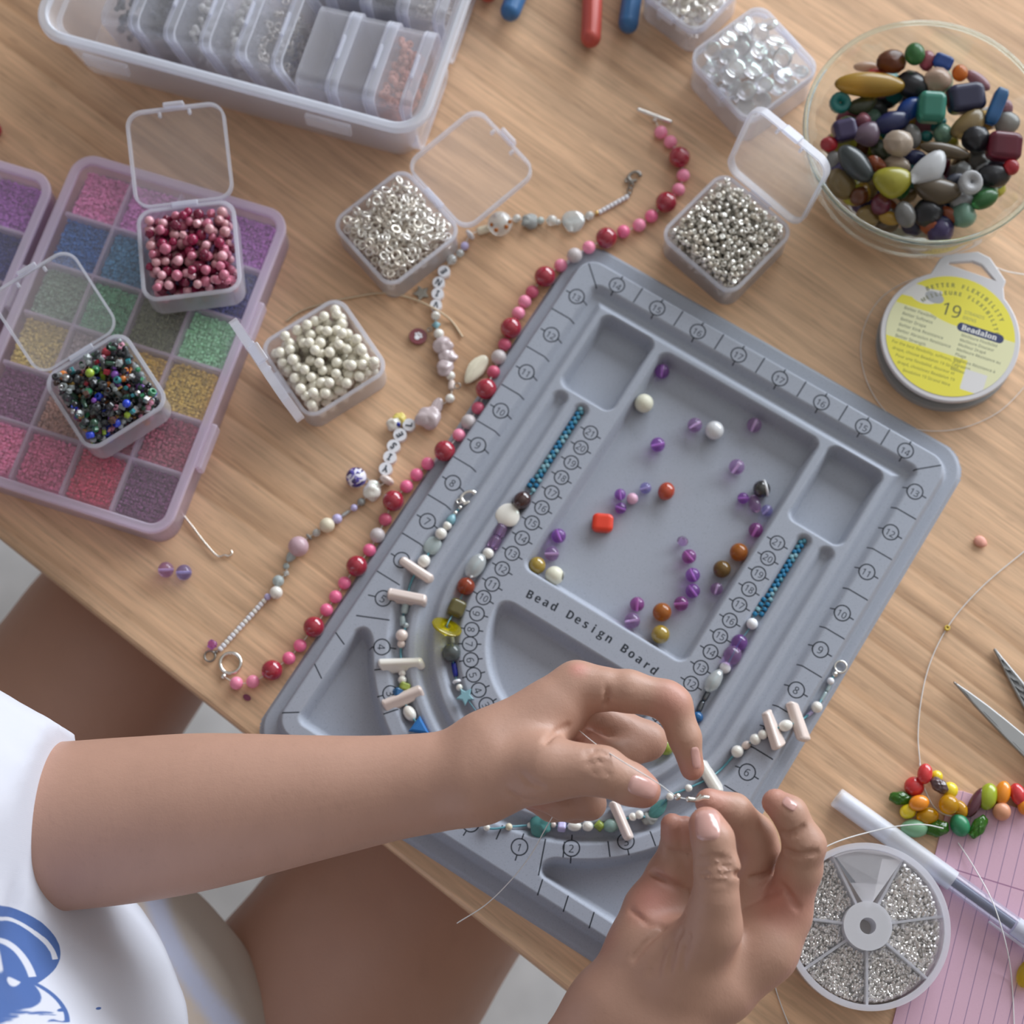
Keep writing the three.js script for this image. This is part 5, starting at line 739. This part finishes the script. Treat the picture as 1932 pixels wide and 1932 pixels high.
// joints: [u, v, height, radius px]
const J = (j) => { const p = W(j[0], j[1], j[2]); return { x: p.x, y: p.y, z: p.z, r: j[3] < 1 ? j[3] : j[3] * mpp(p) }; };
function bone(a, b) { const dx = b.x - a.x, dy = b.y - a.y, dz = b.z - a.z, l2 = dx * dx + dy * dy + dz * dz || 1e-9; return (x, y, z) => { const px = x - a.x, py = y - a.y, pz = z - a.z; let t = (px * dx + py * dy + pz * dz) / l2; t = t < 0 ? 0 : t > 1 ? 1 : t; const ex = px - t * dx, ey = py - t * dy, ez = pz - t * dz; return Math.sqrt(ex * ex + ey * ey + ez * ez) - (a.r + (b.r - a.r) * t); }; }
const chain = (js) => { const q = js.map(J), o = []; for (let i = 0; i + 1 < q.length; i++) o.push(bone(q[i], q[i + 1])); return o; };
const smoothChain = (js, n) => { const q = js.map(J), out = [], at = (a, b, c, d, t) => 0.5 * (2 * b + (c - a) * t + (2 * a - 5 * b + 4 * c - d) * t * t + (3 * b - a - 3 * c + d) * t * t * t); for (let i = 0; i + 1 < q.length; i++) { const a = q[Math.max(0, i - 1)], b = q[i], c = q[i + 1], d = q[Math.min(q.length - 1, i + 2)]; for (let k = 0; k < n; k++) { const o = {}; for (const f of ['x', 'y', 'z', 'r']) o[f] = at(a[f], b[f], c[f], d[f], k / n); out.push(o); } } out.push(q[q.length - 1]); return (x, y, z) => { let best = 1e9, r = 0; for (let i = 0; i + 1 < out.length; i++) { const a = out[i], b = out[i + 1], dx = b.x - a.x, dy = b.y - a.y, dz = b.z - a.z, px = x - a.x, py = y - a.y, pz = z - a.z, t = clamp((px * dx + py * dy + pz * dz) / (dx * dx + dy * dy + dz * dz), 0, 1), d = (px - t * dx) ** 2 + (py - t * dy) ** 2 + (pz - t * dz) ** 2; if (d < best) { best = d; r = a.r + (b.r - a.r) * t; } } return Math.sqrt(best) - r; }; };
const blend = (bones, k) => (x, y, z) => { let d = bones[0](x, y, z); for (let i = 1; i < bones.length; i++) d = smin(d, bones[i](x, y, z), k); return d; };
function surfaceNet(f, lo, hi, cell) {
  const n = [0, 1, 2].map((k) => Math.ceil((hi[k] - lo[k]) / cell) + 1), [nx, ny, nz] = n, F = new Float32Array(nx * ny * nz), BL = 8, rad = cell * BL * 0.9 + cell * 2;
  for (let K = 0; K < nz; K += BL) for (let Jj = 0; Jj < ny; Jj += BL) for (let I = 0; I < nx; I += BL) {
    const c = f(lo[0] + (I + BL / 2) * cell, lo[1] + (Jj + BL / 2) * cell, lo[2] + (K + BL / 2) * cell), far = Math.abs(c) > rad * 1.25;
    for (let k = K; k < Math.min(nz, K + BL); k++) for (let j = Jj; j < Math.min(ny, Jj + BL); j++) for (let i = I; i < Math.min(nx, I + BL); i++) F[(k * ny + j) * nx + i] = far ? c : f(lo[0] + i * cell, lo[1] + j * cell, lo[2] + k * cell);
  }
  const pos = [], idx = [], id = new Int32Array(nx * ny * nz).fill(-1), at = (i, j, k) => (k * ny + j) * nx + i;
  const E = [[0, 1], [0, 2], [0, 4], [1, 3], [1, 5], [2, 3], [2, 6], [3, 7], [4, 5], [4, 6], [5, 7], [6, 7]];
  for (let k = 0; k < nz - 1; k++) for (let j = 0; j < ny - 1; j++) for (let i = 0; i < nx - 1; i++) {
    const v = []; let m = 0; for (let c = 0; c < 8; c++) { const s = F[at(i + (c & 1), j + (c >> 1 & 1), k + (c >> 2))]; v.push(s); if (s < 0) m |= 1 << c; }
    if (m === 0 || m === 255) continue;
    let x = 0, y = 0, z = 0, q = 0; for (const [a, b] of E) { if ((v[a] < 0) === (v[b] < 0)) continue; const t = v[a] / (v[a] - v[b]); x += (a & 1) + t * ((b & 1) - (a & 1)); y += (a >> 1 & 1) + t * ((b >> 1 & 1) - (a >> 1 & 1)); z += (a >> 2) + t * ((b >> 2) - (a >> 2)); q++; }
    id[at(i, j, k)] = pos.length / 3; pos.push(lo[0] + (i + x / q) * cell, lo[1] + (j + y / q) * cell, lo[2] + (k + z / q) * cell);
  }
  const quad = (a, b, c, d, flip) => { if (a < 0 || b < 0 || c < 0 || d < 0) return; if (flip) idx.push(a, c, b, a, d, c); else idx.push(a, b, c, a, c, d); };
  for (let k = 1; k < nz - 1; k++) for (let j = 1; j < ny - 1; j++) for (let i = 1; i < nx - 1; i++) {
    const s = F[at(i, j, k)] < 0;
    if (s !== F[at(i + 1, j, k)] < 0) quad(id[at(i, j - 1, k - 1)], id[at(i, j, k - 1)], id[at(i, j, k)], id[at(i, j - 1, k)], !s);
    if (s !== F[at(i, j + 1, k)] < 0) quad(id[at(i - 1, j, k - 1)], id[at(i - 1, j, k)], id[at(i, j, k)], id[at(i, j, k - 1)], !s);
    if (s !== F[at(i, j, k + 1)] < 0) quad(id[at(i - 1, j - 1, k)], id[at(i, j - 1, k)], id[at(i, j, k)], id[at(i - 1, j, k)], !s);
  }
  const g = new THREE.BufferGeometry(); g.setAttribute('position', new THREE.Float32BufferAttribute(pos, 3)); g.setIndex(idx); g.computeVertexNormals(); return g;
}
// where the ray through a pixel meets a body
function hit(f, u, v) {
  const d = RIGHT.clone().multiplyScalar((u - 966) / FPX).addScaledVector(DOWN, (v - 966) / FPX).add(FWD).normalize(), p = EYE.clone().addScaledVector(d, 0.6);
  for (let k = 0; k < 120; k++) { const s = f(p.x, p.y, p.z); if (s < 0.00005) break; p.addScaledVector(d, Math.max(s * 0.8, 0.00005)); if (p.y < -0.3) return null; }
  return p;
}
const SKIN_BUMP = dataTex(512, 512, (u, v) => { const g = 128 + 60 * (vnoise(u * 256, v * 256) - 0.5) + 90 * (fbm(u * 64, v * 64, 3) - 0.5); return [g, g, g]; }, false);
const skin = phy('#ffffff', 0.50, { vertexColors: true, bumpMap: SKIN_BUMP, bumpScale: 0.00016, sheen: 0.25, sheenColor: lin(0.8, 0.5, 0.4), sheenRoughness: 0.5, clearcoat: 0.06, clearcoatRoughness: 0.4 });
const nailMat = phy([0.60, 0.34, 0.30], 0.22, { clearcoat: 0.8, clearcoatRoughness: 0.15 });

// left arm and hand, seen from the thumb side
const leftCore = blend([
  smoothChain([[-220, 1575, 0.075, 175], [60, 1562, 0.076, 160], [250, 1546, 0.08, 155], [400, 1528, 0.085, 145], [600, 1504, 0.092, 117], [740, 1486, 0.096, 99], [850, 1470, 0.10, 92], [925, 1442, 0.101, 84]], 6),
  ...chain([[925, 1405, 0.106, 62], [1088, 1294, 0.105, 43]]), ...chain([[925, 1425, 0.090, 60], [1085, 1340, 0.086, 42]]), ...chain([[925, 1452, 0.078, 58], [1055, 1402, 0.070, 42]]), ...chain([[925, 1480, 0.070, 58], [1020, 1468, 0.060, 42]]),
  ...chain([[915, 1475, 0.108, 72], [1030, 1452, 0.122, 50]]), ...chain([[1010, 1400, 0.108, 40], [1050, 1350, 0.104, 42]])], 0.013);
const leftFingers = [
  [[[1088, 1294, 0.105, 43], [1135, 1300, 0.107, 40], [1185, 1304, 0.108, 39], [1255, 1320, 0.108, 36], [1270, 1330, 0.108, 35], [1292, 1392, 0.105, 30], [1306, 1450, 0.100, 23]], 0.003, 0.006],
  [[[1085, 1340, 0.086, 42], [1220, 1398, 0.080, 36], [1150, 1432, 0.090, 32], [1110, 1404, 0.094, 25]], 0.003, 0.004],
  [[[1055, 1402, 0.070, 40], [1112, 1516, 0.060, 30], [1065, 1520, 0.060, 27], [1010, 1500, 0.062, 25]], 0.003, 0.004],
  [[[1010, 1470, 0.058, 38], [1086, 1524, 0.048, 27], [1040, 1524, 0.045, 25], [1000, 1505, 0.048, 22]], 0.003, 0.004],
  [[[1030, 1452, 0.122, 50], [1100, 1452, 0.126, 45], [1136, 1455, 0.127, 45], [1190, 1480, 0.124, 38], [1214, 1492, 0.122, 33]], 0.004, 0.012]].map(([j, k, kk]) => ({ f: blend(chain(j), k), kk, j }));
// right hand, palm up, thumb over the fingertips
const rightCore = blend([
  ...chain([[900, 2265, 0.064, 108], [1160, 1905, 0.085, 80], [1215, 1860, 0.087, 76]]), ...chain([[985, 2310, 0.064, 108], [1237, 1950, 0.085, 80], [1310, 1870, 0.087, 76]]),
  ...chain([[1200, 1850, 0.086, 58], [1218, 1775, 0.086, 52], [1228, 1712, 0.085, 46]]), ...chain([[1270, 1850, 0.083, 62], [1308, 1692, 0.080, 46]]), ...chain([[1330, 1850, 0.083, 66], [1405, 1692, 0.082, 44]]), ...chain([[1370, 1850, 0.085, 66], [1440, 1790, 0.087, 56], [1482, 1726, 0.089, 45]]),
  ...chain([[1290, 1840, 0.097, 66], [1343, 1750, 0.116, 44]]), ...chain([[1215, 1800, 0.092, 50], [1280, 1820, 0.100, 50]])], 0.013);
const rightFingers = [
  [[[1343, 1750, 0.116, 44], [1350, 1690, 0.126, 40], [1353, 1640, 0.130, 41], [1345, 1585, 0.132, 38], [1333, 1556, 0.130, 34]], 0.004, 0.014],
  [[[1482, 1726, 0.089, 45], [1508, 1640, 0.102, 42], [1518, 1595, 0.110, 39], [1490, 1535, 0.115, 32], [1463, 1514, 0.113, 26]], 0.003, 0.006],
  [[[1405, 1692, 0.082, 42], [1430, 1600, 0.092, 39], [1424, 1575, 0.096, 37], [1385, 1530, 0.106, 32], [1338, 1514, 0.111, 27]], 0.003, 0.005],
  [[[1308, 1692, 0.080, 43], [1300, 1610, 0.090, 33], [1292, 1560, 0.100, 21]], 0.003, 0.004],
  [[[1228, 1712, 0.085, 46], [1262, 1650, 0.086, 41], [1278, 1605, 0.090, 33], [1268, 1556, 0.101, 22]], 0.003, 0.005]].map(([j, k, kk]) => ({ f: blend(chain(j), k), kk, j }));
const handField = (core, fingers) => (x, y, z) => { const c = core(x, y, z); let d = c; for (const { f, kk } of fingers) { const q = f(x, y, z); if (q < d + 0.02) d = Math.min(d, smin(c, q, kk)); } return d; };
function creased(f, lines) {                          // skin folds: fine grooves along pixel polylines
  const caps = []; for (const [r, ...pts] of lines) { const q = pts.map(([u, v]) => hit(f, u, v)).filter(Boolean); for (let i = 0; i + 1 < q.length; i++) caps.push(bone({ ...q[i], x: q[i].x, y: q[i].y, z: q[i].z, r }, { x: q[i + 1].x, y: q[i + 1].y, z: q[i + 1].z, r })); }
  return (x, y, z) => { let d = f(x, y, z); if (d > -0.006 && d < 0.006) for (const c of caps) { const q = c(x, y, z); if (q < 0.004) d = smax(d, -q, 0.0012); } return d; };
}
const leftRaw = handField(leftCore, leftFingers), rightRaw = handField(rightCore, rightFingers);
const left = creased(leftRaw, [[0.0009, [1106, 1424], [1122, 1416], [1142, 1420]], [0.0008, [1110, 1442], [1130, 1436], [1150, 1442]], [0.0007, [1120, 1458], [1138, 1454], [1150, 1460]], [0.0014, [1030, 1400], [1052, 1380], [1072, 1370]], [0.0012, [985, 1462], [1000, 1478], [1022, 1484]], [0.0009, [960, 1490], [985, 1508], [1010, 1510]], [0.0012, [1142, 1255], [1146, 1300], [1142, 1335]]]);
const right = creased(rightRaw, [
  [0.0012, [1318, 1622], [1345, 1616], [1378, 1622]], [0.0014, [1314, 1636], [1345, 1632], [1384, 1636]], [0.0012, [1316, 1650], [1345, 1648], [1382, 1650]], [0.0009, [1324, 1664], [1345, 1664], [1372, 1664]],
  [0.0015, [1262, 1606], [1280, 1611], [1302, 1612]], [0.0016, [1226, 1646], [1262, 1664], [1302, 1684]], [0.0015, [1388, 1648], [1420, 1658], [1448, 1650]], [0.0015, [1482, 1606], [1510, 1614], [1540, 1608]], [0.0014, [1478, 1574], [1500, 1572], [1516, 1560]], [0.0015, [1476, 1672], [1490, 1690], [1504, 1712]], [0.0014, [1400, 1712], [1440, 1690], [1470, 1680]],
  [0.0014, [1286, 1755], [1272, 1780], [1262, 1830]], [0.0012, [1300, 1765], [1292, 1790], [1288, 1830]], [0.0012, [1268, 1768], [1250, 1796], [1240, 1836]], [0.0010, [1250, 1790], [1236, 1812], [1226, 1838]], [0.0015, [1196, 1808], [1216, 1782], [1250, 1752], [1290, 1728]], [0.0012, [1190, 1716], [1222, 1742], [1244, 1745]]]);
const facing = W(1250, 1520, 0.1).sub(W(-420, 2330, 0.24)).setY(0).normalize();
const tone = lin(0.46, 0.262, 0.190);
const person = thing('person', 'person in white printed T-shirt threading beads, both hands pinching a clasp', 'person', V3(0, 0, 0));
{
  const box = (js, pad) => { const lo = [1, 1, 1], hi = [-1, -1, -1]; for (const j of js) { const q = J(j); [q.x, q.y, q.z].forEach((c, k) => { lo[k] = Math.min(lo[k], c - q.r - pad); hi[k] = Math.max(hi[k], c + q.r + pad); }); } return [lo, hi]; };
  const paint = (g, tips, palm) => {                   // skin colour: redder at fingertips and knuckles, freckled a little
    const p = g.attributes.position, c = new Float32Array(p.count * 3), uv = new Float32Array(p.count * 2), q = tips.map(J);
    for (let i = 0; i < p.count; i++) {
      const x = p.getX(i), y = p.getY(i), z = p.getZ(i); let t = 0; for (const k of q) t = Math.max(t, 1 - Math.hypot(x - k.x, y - k.y, z - k.z) / (k.r * 1.9));
      t = clamp(t, 0, 1); const n = fbm(x * 160, z * 160 + y * 90, 3) - 0.5, f = vnoise(x * 700, z * 700) > 0.93 ? -0.05 : 0;
      const b = 1 + 0.07 * n + f; c[3 * i] = b * mix(tone.r, 0.53, t) ; c[3 * i + 1] = b * mix(tone.g, 0.215, t * 0.9); c[3 * i + 2] = b * mix(tone.b, 0.170, t * 0.9);
      uv[2 * i] = x * 9 + y * 4; uv[2 * i + 1] = z * 9 + y * 5;
    }
    g.setAttribute('color', new THREE.BufferAttribute(c, 3)); g.setAttribute('uv', new THREE.BufferAttribute(uv, 2)); return g;
  };
  const allL = [[-60, 1575, 0.075, 175], [600, 1504, 0.092, 120], [925, 1442, 0.101, 90], ...leftFingers.flatMap((f) => f.j)], allR = [[1065, 2100, 0.07, 120], [1180, 1905, 0.085, 110], ...rightFingers.flatMap((f) => f.j), [1440, 1790, 0.087, 70]];
  const [l0, l1] = box(allL, 0.006), [r0, r1] = box(allR, 0.006);
  const gL = paint(surfaceNet(left, l0, l1, 0.0014), leftFingers.map((f) => f.j[f.j.length - 1]).concat([[1266, 1322, 0.112, 26], [1092, 1262, 0.115, 14]]));
  const gR = paint(surfaceNet(right, r0, r1, 0.0013), rightFingers.map((f) => f.j[f.j.length - 1]).concat([[1230, 1690, 0.10, 40], [1480, 1700, 0.10, 40], [1180, 1790, 0.09, 30]]));
  const legs = blend([...chain([[960, 2260, 0.066, 0.034], [700, 2600, 0.05, 0.042], [-60, 2600, 0.22, 0.052], [-170, 2400, 0.08, 0.055]]), blend(chain([[-260, 1900, -0.17, 0.088], [-20, 1555, -0.15, 0.072], [210, 1232, -0.135, 0.061], [420, 930, -0.13, 0.056]]), 0.004), blend(chain([[330, 2290, -0.17, 0.092], [700, 1795, -0.15, 0.074], [1000, 1400, -0.14, 0.060], [1120, 1240, -0.14, 0.056]]), 0.004), ...chain([[420, 930, -0.13, 0.056], [430, 930, -0.40, 0.048], [430, 940, -0.70, 0.035]]), ...chain([[1120, 1240, -0.14, 0.056], [1100, 1250, -0.40, 0.048], [1090, 1260, -0.70, 0.035]]), ...chain([[-260, 1900, -0.17, 0.085], [330, 2290, -0.17, 0.085]]), ...chain([[-140, 2190, -0.15, 0.08], [-200, 2230, 0.02, 0.07]])], 0.05);
  const gB = paint(surfaceNet(legs, [-0.75, -0.75, -0.32], [0.35, 0.34, 0.85], 0.0075), [[2000, 2000, 0, 1]]);
  // head bent towards the hands, outside the frame
  const E3 = (cx, cy, cz, rx, ry, rz) => (x, y, z) => { const a = (x - cx) / rx, b = (y - cy) / ry, c = (z - cz) / rz, k = Math.sqrt(a * a + b * b + c * c); return (k - 1) * Math.min(rx, ry, rz); };
  const skull = blend([E3(0, 0.02, -0.01, 0.073, 0.095, 0.09), E3(0, -0.045, 0.03, 0.052, 0.06, 0.052), bone({ x: 0, y: -0.05, z: -0.03, r: 0.05 }, { x: 0, y: -0.17, z: -0.05, r: 0.05 })], 0.03), nose = bone({ x: 0, y: 0.015, z: 0.078, r: 0.006 }, { x: 0, y: -0.022, z: 0.097, r: 0.010 }), earL = E3(0.076, -0.005, -0.005, 0.010, 0.03, 0.018), earR = E3(-0.076, -0.005, -0.005, 0.010, 0.03, 0.018), lips = bone({ x: -0.016, y: -0.055, z: 0.078, r: 0.006 }, { x: 0.016, y: -0.055, z: 0.078, r: 0.006 });
  const headF = (x, y, z) => { let d = smin(skull(x, y, z), nose(x, y, z), 0.012); d = smin(d, Math.min(earL(x, y, z), earR(x, y, z)), 0.008); d = smin(d, lips(x, y, z), 0.006); for (const s of [-1, 1]) d = smax(d, -(Math.hypot(x - s * 0.031, y - 0.008, z - 0.092) - 0.018), 0.012); return d; };
  const HM = new THREE.Matrix4().makeTranslation(...W(-690, 2400, 0.40).toArray()).multiply(new THREE.Matrix4().makeRotationY(Math.atan2(facing.x, facing.z))).multiply(new THREE.Matrix4().makeRotationX(0.6));
  const gHead = surfaceNet(headF, [-0.11, -0.24, -0.13], [0.11, 0.14, 0.13], 0.004).applyMatrix4(HM); paint(gHead, [[2000, 2000, 0, 1]]);
  const hairF = (x, y, z) => smax(E3(0, 0.025, -0.018, 0.086, 0.108, 0.100)(x, y, z) + 0.004 * (fbm(x * 90, y * 30 + z * 40, 2) - 0.5), 0.9 * z - 0.6 * y + 0.01 - 0.02, 0.01);
  const gHair = surfaceNet((x, y, z) => smin(hairF(x, y, z), E3(0, -0.07, -0.085, 0.07, 0.10, 0.035)(x, y, z), 0.02), [-0.13, -0.2, -0.16], [0.13, 0.16, 0.13], 0.005).applyMatrix4(HM);
  mesh('hair', gHair, std([0.035, 0.020, 0.012], 0.5), person, null, 'dark brown hair');
  for (const s of [-1, 1]) mesh('eye', new THREE.SphereGeometry(0.011, 14, 10).translate(s * 0.031, 0.008, 0.070).applyMatrix4(HM), phy([0.7, 0.68, 0.65], 0.2), person);
  const body = mergeGeometries([gL, gR, gB, gHead]);
  mesh('body', body, skin, person);
  // nails: curved plates on the skin; centre, half length and width in pixels, turn of the long axis on screen
  const nail = (f, u, v, a, b, deg, lift = 0.0005) => {
    const N = 12, pos = [], idx = [], t = deg * Math.PI / 180, n = 4.0;
    for (let j = 0; j <= N; j++) for (let i = 0; i <= N; i++) { const s = 2 * i / N - 1, w = 2 * j / N - 1, k = Math.pow(Math.pow(Math.abs(s), n) + Math.pow(Math.abs(w), n), -1 / n) * Math.max(Math.abs(s), Math.abs(w)) || 0, x = s * k * a, y = w * k * b, p = hit(f, u + x * Math.cos(t) - y * Math.sin(t), v + x * Math.sin(t) + y * Math.cos(t)) || V3(0, -1, 0); const e = Math.max(Math.abs(s), Math.abs(w)), d = EYE.clone().sub(p).normalize(); p.addScaledVector(d, e > 0.95 ? -0.0004 : lift * (1 - 0.35 * e * e)); pos.push(p.x, p.y, p.z); }
    for (let j = 0; j < N; j++) for (let i = 0; i < N; i++) { const q = j * (N + 1) + i; idx.push(q, q + N + 1, q + 1, q + 1, q + N + 1, q + N + 2); }
    const g = new THREE.BufferGeometry(); g.setAttribute('position', new THREE.Float32BufferAttribute(pos, 3)); g.setIndex(idx); g.computeVertexNormals(); mesh('fingernail', g, nailMat, person);
  };
  nail(leftRaw, 1213, 1485, 29, 20, 18, 0.0007); nail(rightRaw, 1335, 1557, 30, 25, 88, 0.0007); nail(leftRaw, 1313, 1430, 22, 9, 82); nail(rightRaw, 1490, 1517, 16, 10, 35);
}
// clothes
{
  const cloth = (f, fn) => (x, y, z) => f(x, y, z) + fn(x, y, z);
  const cut = (f, a, b, off) => { const p = W(...a), n = W(...b).sub(p).normalize(); return (x, y, z) => smax(f(x, y, z), (x - p.x) * n.x + (y - p.y) * n.y + (z - p.z) * n.z - off, 0.002); };
  const sleeveR = blend([...chain([[-60, 2600, 0.22, 0.066], [560, 2600, 0.075, 0.055]])], 0.01), sleeve0 = blend([...chain([[-430, 1760, 0.24, 0.072], [-180, 1520, 0.11, 0.056], [96, 1548, 0.078, 178]])], 0.03);
  const torso = blend([...chain([[-72, 2018, -0.005, 0.088], [-60, 2330, 0.0, 0.09]]), ...chain([[-72, 2018, -0.005, 0.088], [-260, 2260, 0.01, 0.10]]), ...chain([[-72, 2018, -0.10, 0.08], [-72, 2018, -0.005, 0.088], [-300, 2080, 0.06, 0.10], [-520, 2000, 0.24, 0.085]]), ...chain([[-60, 2330, 0.0, 0.09], [-160, 2400, 0.10, 0.10], [-60, 2560, 0.24, 0.085]])], 0.05);
  const sleeve = cut(cloth(sleeve0, (x, y, z) => 0.010 * (fbm(x * 30 + y * 44, z * 22 - x * 14, 2) - 0.5)), [86, 1550, 0.078], [170, 1553, 0.079], 0.006);
  const shirtF = (x, y, z) => smin(sleeveR(x, y, z), smin(sleeve(x, y, z), torso(x, y, z) + 0.010 * (fbm(x * 26 + y * 12, z * 26 - y * 20, 2) - 0.5), 0.03), 0.03);
  const gS = surfaceNet(shirtF, [-0.72, -0.25, -0.02], [0.16, 0.42, 0.86], 0.0045), p = gS.attributes.position, uv = new Float32Array(p.count * 2);
  const ex = RIGHT.clone().setY(0).normalize().multiplyScalar(0.15), ez = V3(-ex.z, 0, ex.x), o = hit(shirtF, 40, 1820).addScaledVector(ex, -0.16).addScaledVector(ez, -0.26);    // the print lies flat over the chest
  ex.y = ez.y = 0; const det = ex.x * ez.z - ex.z * ez.x;
  for (let i = 0; i < p.count; i++) { const x = p.getX(i) - o.x, z = p.getZ(i) - o.z; uv[2 * i] = (x * ez.z - z * ez.x) / det; uv[2 * i + 1] = 1 - (ex.x * z - ex.z * x) / det; }
  gS.setAttribute('uv', new THREE.BufferAttribute(uv, 2));
  const printTex = canvasTex(1024, 1024, (x) => {
    x.fillStyle = '#cdced8'; x.fillRect(0, 0, 1024, 1024); const blue = '#47639c';
    const blob = (pts) => { x.beginPath(); x.moveTo(pts[0][0], pts[0][1]); for (let i = 1; i < pts.length; i += 2) x.quadraticCurveTo(pts[i][0], pts[i][1], pts[(i + 1) % pts.length][0], pts[(i + 1) % pts.length][1]); x.fill(); };
    x.fillStyle = blue;                                  // curling surf, drawn freely
    blob([[0, 120], [90, 60], [160, 130], [230, 220], [200, 330], [150, 300], [120, 260], [60, 200], [0, 230]]); blob([[30, 10], [60, -10], [95, 8], [70, 60], [10, 80]]);
    blob([[0, 330], [40, 380], [90, 360], [60, 440], [110, 470], [140, 560], [180, 620], [120, 660], [80, 580], [40, 520], [0, 500]]); blob([[180, 300], [260, 380], [240, 470], [230, 420], [190, 400]]);
    blob([[240, 560], [340, 520], [370, 610], [400, 700], [340, 760], [280, 800], [200, 780], [180, 700], [210, 640]]); blob([[120, 720], [170, 700], [190, 800], [180, 900], [90, 900]]); blob([[400, 640], [460, 700], [450, 800], [430, 760], [390, 720]]);
    x.strokeStyle = '#cdced8'; x.lineWidth = 9; for (const [a, b, c, d, e, f] of [[20, 130, 120, 160, 190, 300], [40, 110, 150, 120, 200, 240], [250, 600, 320, 640, 330, 760], [60, 400, 80, 520, 150, 600]]) { x.beginPath(); x.moveTo(a, b); x.quadraticCurveTo(c, d, e, f); x.stroke(); }
    x.strokeStyle = blue; x.lineWidth = 6; for (const [a, b, c, d, e, f] of [[150, 290, 240, 330, 290, 430], [20, 480, 60, 620, 190, 640], [200, 420, 260, 500, 320, 500]]) { x.beginPath(); x.moveTo(a, b); x.quadraticCurveTo(c, d, e, f); x.stroke(); }
    for (let k = 0; k < 26; k++) { x.fillStyle = blue; x.beginPath(); x.arc(200 + rnd() * 130, 380 + rnd() * 130, 2 + rnd() * 4, 0, 7); x.fill(); }
    x.strokeStyle = '#cdced8'; x.lineWidth = 14; x.strokeRect(0, 0, 1024, 1024);
  });
  const weave = dataTex(256, 256, (u, v) => { const g = 128 + 60 * Math.sin(u * 400) * Math.sin(v * 400) + 40 * (rnd() - 0.5); return [g, g, g]; }, false); weave.repeat.set(3, 3);
  mesh('shirt', gS, std('#ffffff', 0.9, { map: printTex, bumpMap: weave, bumpScale: 0.0001 }), person, null, 'white T-shirt with blue wave print');
  const hips = blend([...chain([[40, 2010, -0.125, 0.090], [228, 1884, -0.090, 0.063], [345, 2070, -0.110, 0.068]]), ...chain([[-200, 1990, -0.17, 0.098], [330, 2290, -0.17, 0.104]])], 0.03);
  const gH = surfaceNet(cloth(hips, (x, y, z) => 0.006 * (fbm(x * 20 + 7, z * 24 + y * 14, 2) - 0.5)), [-0.6, -0.32, 0.05], [0.15, 0.05, 0.68], 0.004), hp = gH.attributes.position, hc = new Float32Array(hp.count * 3);
  const s0 = W(150, 1714, -0.03), s1 = W(262, 1932, -0.03), d = s1.clone().sub(s0).normalize(), nrm = V3(d.z, 0, -d.x); if (nrm.dot(W(400, 1800, -0.03).sub(s0)) < 0) nrm.negate();
  const bands = [[-1, lin(0.74, 0.74, 0.80)], [0.004, lin(0.74, 0.74, 0.80)], [0.010, lin(0.62, 0.52, 0.44)], [0.025, lin(0.60, 0.51, 0.44)], [0.029, lin(0.50, 0.53, 0.68)], [0.035, lin(0.50, 0.53, 0.68)], [0.040, lin(0.47, 0.42, 0.38)], [1, lin(0.45, 0.41, 0.38)]];
  for (let i = 0; i < hp.count; i++) { const x = hp.getX(i) - s0.x, z = hp.getZ(i) - s0.z, t = x * nrm.x + z * nrm.z + 0.010 * (fbm(x * 18, z * 18, 2) - 0.5); let k = 0; while (k < bands.length - 2 && bands[k + 1][0] < t) k++; const c = bands[k][1].clone().lerp(bands[k + 1][1], clamp((t - bands[k][0]) / (bands[k + 1][0] - bands[k][0]), 0, 1)); hc.set([c.r, c.g, c.b], 3 * i); }
  gH.setAttribute('color', new THREE.BufferAttribute(hc, 3));
  mesh('shorts', gH, std('#ffffff', 0.92, { vertexColors: true }), person, null, 'beige shorts with cream and pale blue stripes');
}
// the clasp being tied on, and its line
{
  const h = 0.128, p0 = W(1300, 1508, h), g = thing('clasp_on_line', 'silver clasp with crimp beads on a nylon line held between both hands', 'clasp', p0), loc = (u, v, y) => W(u, v, y).sub(p0), S = B.silver;
  const line = [[1085, 1372, 0.098], [1130, 1408, 0.128], [1180, 1440, 0.142], [1220, 1464, 0.1402], [1248, 1482, 0.1335], [1277, 1503, 0.129], [1298, 1508, 0.128]];
  mesh('line', tubeThrough(line.map((q) => loc(...q)), 0.00022, 60, 6), B.nylon, g);
  mesh('crimp_bead', BALL, S, g, loc(1278, 1503, 0.129)).scale.setScalar(0.0016); mesh('crimp_bead', BALL, S, g, loc(1299, 1508, 0.128)).scale.setScalar(0.0013);
  mesh('clasp_body', tubeThrough([[1300, 1508], [1314, 1509], [1326, 1505], [1338, 1506]].map(([u, v]) => loc(u, v, 0.130)), 0.0011, 24, 8), S, g); mesh('clasp_lever', tubeThrough([[1312, 1510], [1320, 1502], [1322, 1499]].map(([u, v]) => loc(u, v, 0.132)), 0.0006, 12, 6), S, g);
  const q = [[1046, 1535, 0.060], [1030, 1562, 0.055], [1000, 1615, 0.045], [960, 1665, 0.035], [915, 1708, 0.028], [862, 1742, 0.024]].map(([u, v, y]) => W(u, v, y)), b = q[0].clone(); solo('thread', tubeThrough(q.map((p) => p.sub(b)), 0.00028, 60, 6), B.nylon, 'loose end of nylon line hanging from the left hand over the table edge', 'thread', null, b);
}
renderer.render(scene, camera);
